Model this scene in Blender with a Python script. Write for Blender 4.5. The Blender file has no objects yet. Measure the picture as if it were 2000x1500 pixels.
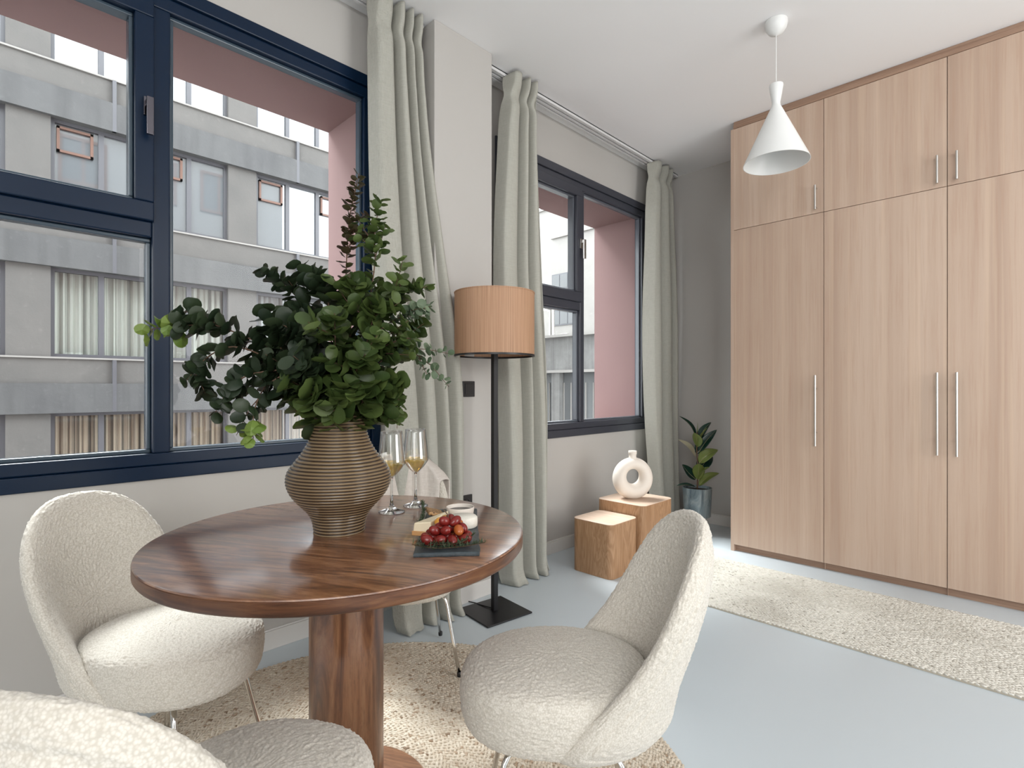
import bpy, bmesh, math, random
from math import sin, cos, pi, radians, sqrt, atan2, exp
from mathutils import Vector, Matrix, noise
import numpy as np

S = bpy.context.scene
COL = S.collection

# ------------------------------------------------------------------ camera, sky, lights, exposure
cam_d = bpy.data.cameras.new('camera')
cam_d.sensor_width = 36; cam_d.lens = 18.68; cam_d.shift_y = 0.004
cam_d.clip_start = 0.02; cam_d.clip_end = 300
camera = bpy.data.objects.new('camera', cam_d); COL.objects.link(camera)
camera.location = (0, 0, 1.15); camera.rotation_euler = (radians(90), 0, radians(44.7))
S.camera = camera

world = bpy.data.worlds.new('sky'); S.world = world; world.use_nodes = True
wt = world.node_tree; wt.nodes.clear()
wo = wt.nodes.new('ShaderNodeOutputWorld'); wb = wt.nodes.new('ShaderNodeBackground')
wb.inputs[0].default_value = (0.95, 0.975, 1.0, 1); wb.inputs[1].default_value = 6.2
wt.links.new(wb.outputs[0], wo.inputs[0])

def area(name, loc, target, sx, sy, power, color):
    l = bpy.data.lights.new(name, 'AREA'); l.shape = 'RECTANGLE'; l.size = sx; l.size_y = sy
    l.energy = power; l.color = color
    o = bpy.data.objects.new(name, l); COL.objects.link(o); o.location = loc
    d = Vector(target) - Vector(loc)
    o.rotation_euler = d.to_track_quat('-Z', 'Y').to_euler()
    return o
# added soft fill from the unseen sides of the room
area('near_side_fill', (1.3, -2.5, 1.8), (0.6, 4.0, 2.5), 3.2, 2.2, 74, (1.0, 0.99, 0.98))
area('near_side_ceiling_fill', (2.2, -1.3, 2.95), (-0.4, 2.6, 1.0), 1.8, 1.8, 66, (1.0, 0.99, 0.98))  # added overhead fill behind the camera
area('far_right_fill', (2.95, 2.5, 1.6), (-2.4, 2.9, 1.5), 2.2, 2.5, 80, (1.0, 0.99, 0.98))  # added fill to brighten the far corner and curtains
sun = bpy.data.lights.new('sun', 'SUN'); sun.energy = 8.0; sun.angle = radians(24)
sun_o = bpy.data.objects.new('hazy_sky_sun', sun); COL.objects.link(sun_o); sun_o.location = (-8, 0, 12)
sun_o.rotation_euler = Vector((1.0, 0.10, -1.30)).to_track_quat('-Z', 'Y').to_euler()
S.view_settings.view_transform = 'Standard'; S.view_settings.look = 'None'
S.view_settings.exposure = 0.36; S.view_settings.gamma = 1.0
S.view_settings.use_curve_mapping = False
S.cycles.max_bounces = 10; S.cycles.diffuse_bounces = 5; S.cycles.transparent_max_bounces = 16
S.cycles.use_denoising = True
S.cycles.caustics_reflective = False; S.cycles.caustics_refractive = False
S.cycles.sample_clamp_indirect = 6.0

# ------------------------------------------------------------------ material helpers
class N:
    def __init__(s, name):
        s.m = bpy.data.materials.new(name); s.m.use_nodes = True
        s.t = s.m.node_tree; s.b = s.t.nodes['Principled BSDF']; s.out = s.t.nodes['Material Output']
    def n(s, typ, ins=None, **kw):
        nd = s.t.nodes.new('ShaderNode' + typ)
        for k, v in kw.items(): setattr(nd, k, v)
        if ins:
            for k, v in ins.items(): s.set(nd.inputs[k], v)
        return nd
    def set(s, sock, v):
        if isinstance(v, bpy.types.NodeSocket): s.t.links.new(v, sock)
        else: sock.default_value = v
    def p(s, **kw):
        for k, v in kw.items(): s.set(s.b.inputs[k.replace('_', ' ')], v)
        return s
    def coord(s, scale=(1, 1, 1), rnd=False, kind='Object'):
        c = s.n('TexCoord').outputs[kind]
        if rnd:
            oi = s.n('ObjectInfo').outputs['Random']
            mu = s.n('Math', {0: oi, 1: 37.3}, operation='MULTIPLY').outputs[0]
            c = s.n('VectorMath', {0: c, 1: s.n('CombineXYZ', {0: mu, 1: mu, 2: mu}).outputs[0]}, operation='ADD').outputs[0]
        return s.n('Mapping', {'Vector': c, 'Scale': scale}).outputs[0]
    def noise(s, vec, scale, detail=3, rough=0.5, dist=0.0, out='Fac'):
        return s.n('TexNoise', {'Vector': vec, 'Scale': scale, 'Detail': detail, 'Roughness': rough, 'Distortion': dist}).outputs[out]
    def ramp(s, fac, stops):
        r = s.n('ValToRGB', {'Fac': fac}); e = r.color_ramp.elements
        while len(e) < len(stops): e.new(0.5)
        for el, (p_, c) in zip(e, stops):
            el.position = p_; el.color = (*c, 1) if len(c) == 3 else c
        return r.outputs['Color']
    def mix(s, a, b, fac, typ='MIX'):
        m = s.n('Mix', data_type='RGBA', blend_type=typ)
        s.set(m.inputs[0], fac)
        s.set(m.inputs[6], (*a, 1) if isinstance(a, tuple) and len(a) == 3 else a)
        s.set(m.inputs[7], (*b, 1) if isinstance(b, tuple) and len(b) == 3 else b)
        return m.outputs[2]
    def bump(s, h, strength=0.3, dist=0.01, normal=None):
        b = s.n('Bump', {'Height': h, 'Strength': strength, 'Distance': dist})
        if normal is not None: s.set(b.inputs['Normal'], normal)
        return b.outputs[0]

def plain(name, col, rough=0.5, metal=0.0, bump=0.0, bscale=200, **kw):
    a = N(name); a.p(Base_Color=(*col, 1), Roughness=rough, Metallic=metal)
    c = a.coord()
    f = a.noise(c, 6.0, 3)
    a.p(Base_Color=a.mix(col, tuple(x * 0.93 for x in col), f))
    if bump: a.p(Normal=a.bump(a.noise(c, bscale, 3), bump, 0.002))
    for k, v in kw.items(): a.p(**{k: v})
    return a.m

def wallpaint(name, col):
    a = N(name); c = a.coord()
    a.p(Base_Color=a.mix(col, tuple(x * 0.97 for x in col), a.noise(c, 1.5, 2)), Roughness=0.85,
        Normal=a.bump(a.noise(c, 260, 3), 0.06, 0.001)); return a.m

M = {}
M['wall'] = wallpaint('wall_paint', (0.470, 0.453, 0.430))
M['ceiling'] = wallpaint('ceiling_paint', (0.87, 0.87, 0.875))
M['trimwhite'] = plain('white_trim_paint', (0.66, 0.645, 0.62), 0.5)
def floor_mat():
    a = N('microcement'); c = a.coord()
    n1 = a.noise(c, 0.9, 4, 0.55); n2 = a.noise(c, 5, 4)
    col = a.mix((0.53, 0.60, 0.645), (0.58, 0.64, 0.675), n1)
    col = a.mix(col, (0.55, 0.61, 0.65), a.n('Math', {0: n2, 1: 0.5}, operation='MULTIPLY').outputs[0])
    a.p(Base_Color=col, Roughness=a.n('MapRange', {'Value': n2, 'To Min': 0.28, 'To Max': 0.42}).outputs[0],
        Normal=a.bump(n2, 0.03, 0.004)); return a.m
M['floor'] = floor_mat()
def frame_mat(name, col, rough, metal=0.0):
    a = N(name); c = a.coord()
    a.p(Base_Color=(*col, 1), Roughness=rough, Metallic=metal, Normal=a.bump(a.noise(c, 700, 2), 0.12, 0.0006)); return a.m
M['frame'] = frame_mat('navy_sky_tinted_paint', (0.002, 0.012, 0.034), 0.33)  # navy base deepened with the blue of the sky's reflection
M['frame'].node_tree.nodes['Principled BSDF'].inputs['Specular IOR Level'].default_value = 0.30
M['bead'] = frame_mat('glazing_bead', (0.05, 0.075, 0.10), 0.22)
M['frame2'] = frame_mat('charcoal_window_paint', (0.045, 0.048, 0.062), 0.34)
M['bead2'] = frame_mat('charcoal_glazing_bead', (0.10, 0.11, 0.13), 0.25)
M['steel'] = frame_mat('brushed_steel', (0.62, 0.60, 0.57), 0.28, 1.0)
M['darkmetal'] = frame_mat('dark_polished_metal', (0.16, 0.15, 0.17), 0.18, 1.0)
M['chrome'] = frame_mat('chrome', (0.78, 0.77, 0.75), 0.12, 1.0)
def glass(name, tint=(1, 1, 1), ior=1.45, refl=1.0, rough=0.0):
    a = N(name); a.t.nodes.remove(a.b)
    fr = a.n('Fresnel', {'IOR': ior}).outputs[0]
    fr = a.n('Math', {0: fr, 1: refl}, operation='MULTIPLY').outputs[0]
    bf = a.n('Math', {0: 1.0, 1: a.n('NewGeometry').outputs['Backfacing']}, operation='SUBTRACT').outputs[0]
    fr = a.n('Math', {0: fr, 1: bf}, operation='MULTIPLY').outputs[0]
    tr = a.n('BsdfTransparent', {'Color': (*tint, 1)}); gl = a.n('BsdfGlossy', {'Color': (1, 1, 1, 1), 'Roughness': rough})
    mx = a.n('MixShader', {0: fr, 1: tr.outputs[0], 2: gl.outputs[0]})
    a.t.links.new(mx.outputs[0], a.out.inputs[0]); return a.m
M['glass'] = glass('window_glass', (0.93, 0.95, 0.95), 1.45, 0.3)
def rimglass():
    a = N('thin_bowl_glass'); a.t.nodes.remove(a.b)
    lw = a.n('LayerWeight', {'Blend': 0.30}).outputs['Facing']
    tc = a.mix((0.98, 0.985, 0.985), (0.55, 0.57, 0.57), lw)
    fr = a.n('MapRange', {'Value': lw, 'From Min': 0.0, 'From Max': 1.0, 'To Min': 0.05, 'To Max': 0.75}).outputs[0]
    tr = a.n('BsdfTransparent'); a.set(tr.inputs[0], tc); gl = a.n('BsdfGlossy', {'Color': (1, 1, 1, 1), 'Roughness': 0.02})
    mx = a.n('MixShader', {0: fr, 1: tr.outputs[0], 2: gl.outputs[0]}); a.t.links.new(mx.outputs[0], a.out.inputs[0]); return a.m
M['bowlglass'] = rimglass()
M['solidglass'] = plain('solid_stem_glass', (1, 1, 1), 0.02, Transmission_Weight=1.0, IOR=1.5)
M['solidglass'].node_tree.nodes['Principled BSDF'].inputs['Base Color'].links and M['solidglass'].node_tree.links.remove(M['solidglass'].node_tree.nodes['Principled BSDF'].inputs['Base Color'].links[0])
M['wineglass'] = glass('clear_wine_glass', (0.97, 0.98, 0.98), 1.5, 1.3)
M['wine'] = glass('white_wine', (0.99, 0.86, 0.50), 1.33, 0.8)

def light_wood():
    a = N('pale_elm_laminate')
    c = a.coord((1, 1, 0.035), rnd=True)
    c2 = a.coord((1, 1, 0.012), rnd=True)
    big = a.noise(c2, 9, 3, 0.55, 0.3); fine = a.noise(c, 75, 4, 0.65); mid = a.noise(c2, 32, 3, 0.6)
    col = a.ramp(big, [(0.30, (0.430, 0.305, 0.230)), (0.5, (0.495, 0.365, 0.280)), (0.70, (0.555, 0.425, 0.335))])
    col = a.mix(col, (0.42, 0.27, 0.19), a.n('MapRange', {'Value': fine, 'From Min': 0.48, 'From Max': 0.75, 'To Max': 0.55}).outputs[0])
    col = a.mix(col, (0.64, 0.49, 0.37), a.n('MapRange', {'Value': mid, 'From Min': 0.52, 'From Max': 0.75, 'To Max': 0.5}).outputs[0])
    a.p(Base_Color=col, Roughness=0.5, Normal=a.bump(fine, 0.08, 0.001)); return a.m
M['elm'] = light_wood()
def darker_strip():
    a = N('wardrobe_fascia_wood'); c = a.coord((0.035, 1, 1), rnd=True)
    f = a.noise(c, 70, 4, 0.6)
    a.p(Base_Color=a.ramp(f, [(0.3, (0.25, 0.15, 0.10)), (0.7, (0.36, 0.235, 0.165))]), Roughness=0.5); return a.m
M['fascia'] = darker_strip()
def mango(name, axis_scale, plank=None, coat=1.0):
    a = N(name); c = a.coord(axis_scale)
    w = a.noise(c, 5.0, 5, 0.6, 1.4); g = a.noise(c, 42, 5, 0.7, 0.4)
    col = a.ramp(w, [(0.28, (0.050, 0.020, 0.011)), (0.44, (0.150, 0.060, 0.028)), (0.56, (0.245, 0.108, 0.050)), (0.72, (0.35, 0.180, 0.092))])
    col = a.mix(col, (0.055, 0.022, 0.012), a.n('MapRange', {'Value': g, 'From Min': 0.5, 'From Max': 0.8, 'To Max': 0.65}).outputs[0])
    if plank:
        sp = a.n('SeparateXYZ', {0: a.n('TexCoord').outputs['Object']}).outputs[plank[0]]
        fl = a.n('Math', {0: sp, 1: plank[1]}, operation='MULTIPLY').outputs[0]
        fl = a.n('Math', {0: fl}, operation='FLOOR').outputs[0]
        wn = a.n('TexWhiteNoise', {'W': fl}, noise_dimensions='1D').outputs['Value']
        col = a.mix(col, a.mix(col, (0.36, 0.19, 0.12), 0.35), wn)
    a.p(Base_Color=col, Roughness=a.n('MapRange', {'Value': g, 'To Min': 0.27, 'To Max': 0.40}).outputs[0],
        Normal=a.bump(g, 0.05, 0.001))
    a.b.inputs['Coat Weight'].default_value = coat; a.b.inputs['Coat Roughness'].default_value = 0.16; a.b.inputs['Coat IOR'].default_value = 2.0
    return a.m
M['mango_top'] = mango('mango_wood_top', (0.9, 7.5, 3), (1, 7.0))
def mango_edge():
    a = N('mango_wood_edge'); c = a.n('SeparateXYZ', {0: a.n('TexCoord').outputs['Object']})
    th = a.n('Math', {0: c.outputs[1], 1: c.outputs[0]}, operation='ARCTAN2').outputs[0]
    v = a.n('CombineXYZ', {0: th, 1: a.n('Math', {0: c.outputs[2], 1: 22.0}, operation='MULTIPLY').outputs[0], 2: 0.0}).outputs[0]
    w = a.noise(v, 3.0, 5, 0.6, 0.8)
    blk = a.n('TexWhiteNoise', {'W': a.n('Math', {0: a.n('Math', {0: th, 1: 4.3}, operation='MULTIPLY').outputs[0]}, operation='FLOOR').outputs[0]}, noise_dimensions='1D').outputs['Value']
    col = a.ramp(w, [(0.3, (0.055, 0.022, 0.012)), (0.5, (0.135, 0.055, 0.026)), (0.7, (0.23, 0.11, 0.05))])
    col = a.mix(col, (0.045, 0.02, 0.014), a.n('Math', {0: blk, 1: 0.45}, operation='MULTIPLY').outputs[0])
    a.p(Base_Color=col, Roughness=0.36); return a.m
M['mango_edge'] = mango_edge()
M['mango_leg'] = mango('mango_wood_column', (4, 4, 0.55), None, 0.3)
def boucle():
    a = N('ivory_boucle'); c = a.coord()
    v = a.n('TexVoronoi', {'Vector': c, 'Scale': 260.0}).outputs['Distance']
    n = a.noise(c, 330, 3, 0.6)
    h = a.n('Math', {0: v, 1: n}, operation='SUBTRACT').outputs[0]
    col = a.mix((0.670, 0.635, 0.570), (0.530, 0.493, 0.425), a.n('MapRange', {'Value': v, 'From Min': 0.25, 'From Max': 0.75}).outputs[0])
    a.p(Base_Color=col, Roughness=0.95, Normal=a.bump(h, -0.65, 0.004))
    a.b.inputs['Sheen Weight'].default_value = 0.25; a.b.inputs['Sheen Roughness'].default_value = 0.6
    return a.m
M['boucle'] = boucle()
M['seam'] = plain('seam_thread', (0.42, 0.37, 0.29), 0.9)
def linen(name, col, col2, bumpy=0.0):
    a = N(name); c = a.coord()
    cz = a.coord((1, 1, 0.06)); ch = a.coord((0.06, 0.06, 1))
    f1 = a.noise(cz, 420, 2); f2 = a.noise(ch, 420, 2)
    w = a.n('Math', {0: f1, 1: f2}, operation='ADD').outputs[0]
    base = a.mix(col, col2, a.n('MapRange', {'Value': w, 'From Min': 0.7, 'From Max': 1.3}).outputs[0])
    nrm = a.bump(w, 0.22, 0.0015)
    if bumpy:
        cc = a.coord((1, 1, 0.55)); bb = a.noise(cc, 75, 3, 0.6, 0.8)
        sp = a.n('SeparateXYZ', {0: a.n('TexCoord').outputs['UV']}).outputs[0]
        mk = a.n('MapRange', {'Value': sp, 'From Min': 0.30, 'From Max': 0.40, 'To Min': 1.0, 'To Max': 0.0}).outputs[0]
        nrm = a.bump(a.n('Math', {0: bb, 1: mk}, operation='MULTIPLY').outputs[0], bumpy, 0.008, nrm)
    a.p(Base_Color=base, Roughness=0.9, Normal=nrm)
    tl = a.n('BsdfTranslucent', {'Color': (*col, 1)})
    mx = a.n('MixShader', {0: 0.12, 1: a.b.outputs[0], 2: tl.outputs[0]})
    a.t.links.new(mx.outputs[0], a.out.inputs[0])
    return a.m
M['linen'] = linen('sage_linen', (0.4840, 0.4796, 0.4268), (0.4048, 0.4004, 0.3520))
M['linen_crinkle'] = linen('sage_linen_crinkled', (0.4840, 0.4796, 0.4268), (0.4048, 0.4004, 0.3520), 0.8)
M['throw'] = linen('pale_silky_throw', (0.74, 0.69, 0.64), (0.60, 0.54, 0.49))
def jute(name, c1, c2, c3, c4):
    a = N(name); c = a.coord()
    r = a.n('NewGeometry').outputs['Random Per Island']
    big = a.noise(c, 2.2, 4, 0.6, 0.6)
    col = a.ramp(r, [(0.0, c4), (0.025, c3), (0.10, c1), (0.6, c2), (1.0, c1)])
    col = a.mix(col, c3, a.n('MapRange', {'Value': big, 'From Min': 0.50, 'From Max': 0.72, 'To Max': 0.75}).outputs[0])
    a.p(Base_Color=col, Roughness=0.92, Normal=a.bump(a.noise(c, 900, 2), 0.35, 0.001)); return a.m
M['jute'] = jute('jute_round', (0.52, 0.44, 0.345), (0.63, 0.565, 0.47), (0.34, 0.245, 0.165), (0.21, 0.15, 0.10))
M['jute2'] = jute('jute_runner', (0.60, 0.58, 0.52), (0.72, 0.70, 0.64), (0.50, 0.475, 0.415), (0.28, 0.26, 0.22))
M['jute_back'] = plain('jute_backing', (0.52, 0.46, 0.37), 0.95, bump=0.3)
M['black'] = plain('black_powder_coat', (0.008, 0.008, 0.010), 0.38)
M['blackpl'] = plain('matt_black_plastic', (0.012, 0.012, 0.014), 0.42)
M['white'] = plain('white_enamel', (0.78, 0.79, 0.78), 0.38)
M['rail'] = plain('white_aluminium', (0.72, 0.72, 0.72), 0.4)
def shade_mat():
    a = N('wood_veneer_strips'); c = a.coord()
    sx = a.n('SeparateXYZ', {0: c}); th = a.n('Math', {0: sx.outputs[1], 1: sx.outputs[0]}, operation='ARCTAN2').outputs[0]
    v = a.n('CombineXYZ', {0: th, 1: 0.0, 2: a.n('Math', {0: sx.outputs[2], 1: 0.035}, operation='MULTIPLY').outputs[0]}).outputs[0]
    f = a.noise(v, 38, 4, 0.75); g = a.noise(v, 9, 2)
    col = a.ramp(f, [(0.30, (0.26, 0.125, 0.065)), (0.5, (0.47, 0.27, 0.16)), (0.72, (0.62, 0.40, 0.26))])
    col = a.mix(col, (0.54, 0.35, 0.22), a.n('Math', {0: g, 1: 0.4}, operation='MULTIPLY').outputs[0])
    a.p(Base_Color=col, Roughness=0.6, Normal=a.bump(f, 0.5, 0.002))
    tl = a.n('BsdfTranslucent', {'Color': (0.75, 0.45, 0.25, 1)})
    mx = a.n('MixShader', {0: 0.15, 1: a.b.outputs[0], 2: tl.outputs[0]})
    a.t.links.new(mx.outputs[0], a.out.inputs[0]); return a.m
M['shade'] = shade_mat()
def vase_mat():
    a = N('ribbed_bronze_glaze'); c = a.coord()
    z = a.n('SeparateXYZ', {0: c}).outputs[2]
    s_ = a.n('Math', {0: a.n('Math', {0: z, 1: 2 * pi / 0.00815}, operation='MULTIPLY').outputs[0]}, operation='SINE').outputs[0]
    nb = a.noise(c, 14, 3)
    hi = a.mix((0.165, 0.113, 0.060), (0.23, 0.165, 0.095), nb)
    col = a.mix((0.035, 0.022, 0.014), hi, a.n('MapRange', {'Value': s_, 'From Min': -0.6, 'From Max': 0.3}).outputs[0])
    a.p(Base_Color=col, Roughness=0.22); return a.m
M['vase'] = vase_mat()
M['ceramic'] = plain('cream_bisque', (0.80, 0.735, 0.66), 0.65, bump=0.25, bscale=350)
def oak():
    a = N('oak_veneer'); c = a.coord((1, 1, 0.14))
    w = a.noise(c, 10, 3, 0.5, 2.4)
    wv = a.n('Math', {0: a.n('Math', {0: w, 1: 46.0}, operation='MULTIPLY').outputs[0]}, operation='SINE').outputs[0]
    f = a.noise(c, 90, 3)
    col = a.mix((0.335, 0.185, 0.092), (0.43, 0.255, 0.140), a.n('MapRange', {'Value': wv, 'From Min': -1, 'From Max': 1}).outputs[0])
    col = a.mix(col, (0.25, 0.13, 0.06), a.n('MapRange', {'Value': f, 'From Min': 0.5, 'From Max': 0.8, 'To Max': 0.5}).outputs[0])
    a.p(Base_Color=col, Roughness=0.48, Normal=a.bump(f, 0.1, 0.001)); return a.m
M['oak'] = oak()
def oaktop():
    a = N('oak_veneer_top'); c = a.coord((0.1, 1, 1))
    f = a.noise(c, 60, 3)
    a.p(Base_Color=a.ramp(f, [(0.3, (0.56, 0.41, 0.31)), (0.7, (0.68, 0.53, 0.42))]), Roughness=0.42); return a.m
M['oaktop'] = oaktop()
def pot_mat():
    a = N('blue_grey_zinc'); c = a.coord((1, 1, 0.3))
    f = a.noise(c, 18, 5, 0.65, 1.0); g = a.noise(a.coord(), 7, 4)
    col = a.ramp(f, [(0.3, (0.07, 0.10, 0.12)), (0.55, (0.19, 0.24, 0.26)), (0.75, (0.36, 0.40, 0.40))])
    col = a.mix(col, (0.34, 0.34, 0.30), a.n('MapRange', {'Value': g, 'From Min': 0.5, 'From Max': 0.8, 'To Max': 0.6}).outputs[0])
    a.p(Base_Color=col, Roughness=0.5, Metallic=0.3, Normal=a.bump(f, 0.3, 0.003)); return a.m
M['pot'] = pot_mat()
M['potleg'] = plain('beech_leg', (0.52, 0.30, 0.15), 0.5)
M['soil'] = plain('potting_soil', (0.02, 0.014, 0.01), 1.0, bump=1.0, bscale=80)
def leaf(name, c1, c2, rough=0.4, under=None):
    a = N(name); r = a.n('NewGeometry')
    col = a.mix(c1, c2, r.outputs['Random Per Island'])
    if under: col = a.mix(col, under, r.outputs['Backfacing'])
    a.p(Base_Color=col, Roughness=rough)
    tl = a.n('BsdfTranslucent'); a.set(tl.inputs[0], col)
    mx = a.n('MixShader', {0: 0.22, 1: a.b.outputs[0], 2: tl.outputs[0]})
    a.t.links.new(mx.outputs[0], a.out.inputs[0]); return a.m
M['leaf'] = leaf('eucalyptus_leaf', (0.040, 0.070, 0.018), (0.100, 0.142, 0.038), 0.42)
M['leaf_backlit'] = leaf('eucalyptus_leaf_backlit', (0.016, 0.030, 0.014), (0.036, 0.056, 0.024), 0.45)  # backlit shade of the left branches put into the leaf colour
M['leaf_light'] = leaf('eucalyptus_leaf_light', (0.12, 0.20, 0.03), (0.20, 0.28, 0.06), 0.45)
M['leaf_brown'] = leaf('eucalyptus_leaf_brown', (0.055, 0.034, 0.018), (0.062, 0.060, 0.022), 0.45)
M['leaf_grey'] = leaf('eucalyptus_leaf_grey', (0.09, 0.14, 0.08), (0.15, 0.20, 0.12), 0.5)
M['twig'] = plain('eucalyptus_twig', (0.11, 0.06, 0.035), 0.7)
M['ficus_dark'] = leaf('ficus_leaf_dark', (0.008, 0.028, 0.022), (0.012, 0.045, 0.030), 0.22)
M['ficus_green'] = leaf('ficus_leaf_green', (0.15, 0.20, 0.045), (0.20, 0.25, 0.07), 0.3)
M['ficus_pale'] = leaf('ficus_leaf_pale', (0.42, 0.38, 0.26), (0.45, 0.42, 0.3), 0.5)
M['ficus_rib'] = plain('ficus_rib', (0.36, 0.30, 0.16), 0.5)
def slate():
    a = N('slate'); c = a.coord(); f = a.noise(c, 45, 6, 0.7)
    a.p(Base_Color=a.ramp(f, [(0.3, (0.018, 0.026, 0.032)), (0.7, (0.06, 0.08, 0.09))]), Roughness=0.42, Normal=a.bump(f, 0.6, 0.003)); return a.m
M['slate'] = slate()
def grape(name, c1, c2):
    a = N(name); c = a.coord(rnd=True)
    a.p(Base_Color=a.mix(c1, c2, a.noise(c, 40, 2)), Roughness=0.22)
    a.b.inputs['Subsurface Weight'].default_value = 0.15; a.b.inputs['Subsurface Radius'].default_value = (0.01, 0.003, 0.002)
    return a.m
M['grape'] = grape('red_grape_skin', (0.12, 0.008, 0.010), (0.24, 0.022, 0.014))
M['grape2'] = grape('amber_grape_skin', (0.36, 0.07, 0.02), (0.42, 0.14, 0.03))
M['apricot'] = plain('apricot_flesh', (0.78, 0.36, 0.06), 0.4)
M['cheese'] = plain('hard_cheese', (0.80, 0.70, 0.50), 0.55)
M['cheeserind'] = plain('cheese_rind', (0.55, 0.30, 0.12), 0.6)
M['brie'] = plain('white_mould_rind', (0.82, 0.79, 0.70), 0.85, bump=0.6, bscale=120)
M['jam'] = plain('dark_chutney', (0.02, 0.018, 0.014), 0.25, bump=0.8, bscale=250)
M['herb'] = leaf('rosemary_leaf', (0.035, 0.060, 0.030), (0.075, 0.105, 0.05), 0.6)
def wafer():
    a = N('brown_wafer'); c = a.coord()
    v = a.n('TexVoronoi', {'Vector': c, 'Scale': 130.0}).outputs['Distance']
    a.p(Base_Color=a.ramp(v, [(0.2, (0.07, 0.03, 0.015)), (0.5, (0.45, 0.26, 0.11))]), Roughness=0.5, Normal=a.bump(v, 0.8, 0.003)); return a.m
M['wafer'] = wafer()
# outside
def plaster_pink():
    a = N('dusky_pink_render'); c = a.coord()
    a.p(Base_Color=a.mix((0.2592, 0.1620, 0.1548), (0.2376, 0.1476, 0.1440), a.noise(c, 3, 3)), Roughness=0.85, Normal=a.bump(a.noise(c, 90, 3), 0.1, 0.002)); return a.m
M['pink'] = plaster_pink()
def concrete(name, ca, cb, streak=True, sc=1.0):
    a = N(name); c = a.coord(); cz = a.coord((1, 1, 0.05))
    n1 = a.noise(c, 0.8 * sc, 6, 0.65); n2 = a.noise(cz, 3.2 * sc, 4, 0.6); n3 = a.noise(c, 9 * sc, 5, 0.7)
    col = a.mix(ca, cb, a.n('MapRange', {'Value': n1, 'From Min': 0.3, 'From Max': 0.7}).outputs[0])
    if streak: col = a.mix(col, tuple(x * 0.62 for x in cb), a.n('MapRange', {'Value': n2, 'From Min': 0.45, 'From Max': 0.75, 'To Max': 0.6}).outputs[0])
    col = a.mix(col, tuple(min(1, x * 1.35) for x in ca), a.n('MapRange', {'Value': n3, 'From Min': 0.58, 'From Max': 0.70, 'To Max': 0.45}).outputs[0])
    a.p(Base_Color=col, Roughness=0.9, Normal=a.bump(n3, 0.3, 0.02)); return a.m
M['conc_a'] = concrete('patchy_concrete', (0.1188, 0.1116, 0.1058), (0.0900, 0.0864, 0.0828), False)
M['conc_b'] = concrete('board_marked_concrete', (0.0972, 0.0972, 0.0972), (0.0756, 0.0756, 0.0778))
M['conc_w'] = concrete('pale_brick_render', (0.2592, 0.2484, 0.2340), (0.2232, 0.2124, 0.2016), False, 0.7)
M['conc_old'] = concrete('weathered_render', (0.1872, 0.1836, 0.1800), (0.1224, 0.1188, 0.1152), True, 1.6)
M['alu'] = plain('grey_anodised_frame', (0.085, 0.085, 0.095), 0.45)
M['alubrown'] = plain('brown_window_frame', (0.13, 0.065, 0.045), 0.5)
def pane_mat(name, body, refl):
    a = N(name); a.p(Base_Color=(*body, 1), Roughness=0.4)
    gl = a.n('BsdfGlossy', {'Color': (0.95, 0.97, 1, 1), 'Roughness': 0.02})
    mx = a.n('MixShader', {0: refl, 1: a.b.outputs[0], 2: gl.outputs[0]})
    a.t.links.new(mx.outputs[0], a.out.inputs[0]); return a.m
M['pane_hi'] = pane_mat('mirroring_pane', (0.06, 0.065, 0.07), 0.17)
M['pane_mid'] = pane_mat('office_pane', (0.075, 0.085, 0.095), 0.20)
M['pane_clear'] = glass('far_clear_pane', (0.88, 0.90, 0.90), 1.5, 0.8)
def blind(name, c1, c2, c3, k):
    a = N(name); x = a.n('SeparateXYZ', {0: a.n('TexCoord').outputs['Object']})
    f = a.n('TexNoise', {'W': a.n('Math', {0: x.outputs[1], 1: k}, operation='MULTIPLY').outputs[0], 'Scale': 1.0, 'Detail': 2.0}, noise_dimensions='1D').outputs['Fac']
    a.p(Base_Color=a.ramp(f, [(0.36, c3), (0.44, c1), (0.6, c2)]), Roughness=0.85); return a.m
M['blind'] = blind('pale_vertical_blinds', (0.4752, 0.4608, 0.4104), (0.5616, 0.5472, 0.4968), (0.2304, 0.2232, 0.2016), 9.0)
M['blind_b'] = blind('brown_vertical_blinds', (0.3024, 0.2376, 0.1872), (0.5184, 0.4032, 0.3096), (0.1080, 0.0900, 0.0720), 15.0)
M['blind_g'] = plain('grey_roller_blind', (0.46, 0.45, 0.445), 0.9)
M['roomdark'] = plain('unlit_room', (0.10, 0.10, 0.10), 0.95)
M['bounce_paving'] = concrete('pale_bounce_paving', (0.42, 0.41, 0.39), (0.36, 0.35, 0.34), False)  # street colour raised to bounce light up onto the lintel and ceiling
M['shutter'] = plain('grey_shutter', (0.1152, 0.1188, 0.1224), 0.6)

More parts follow.
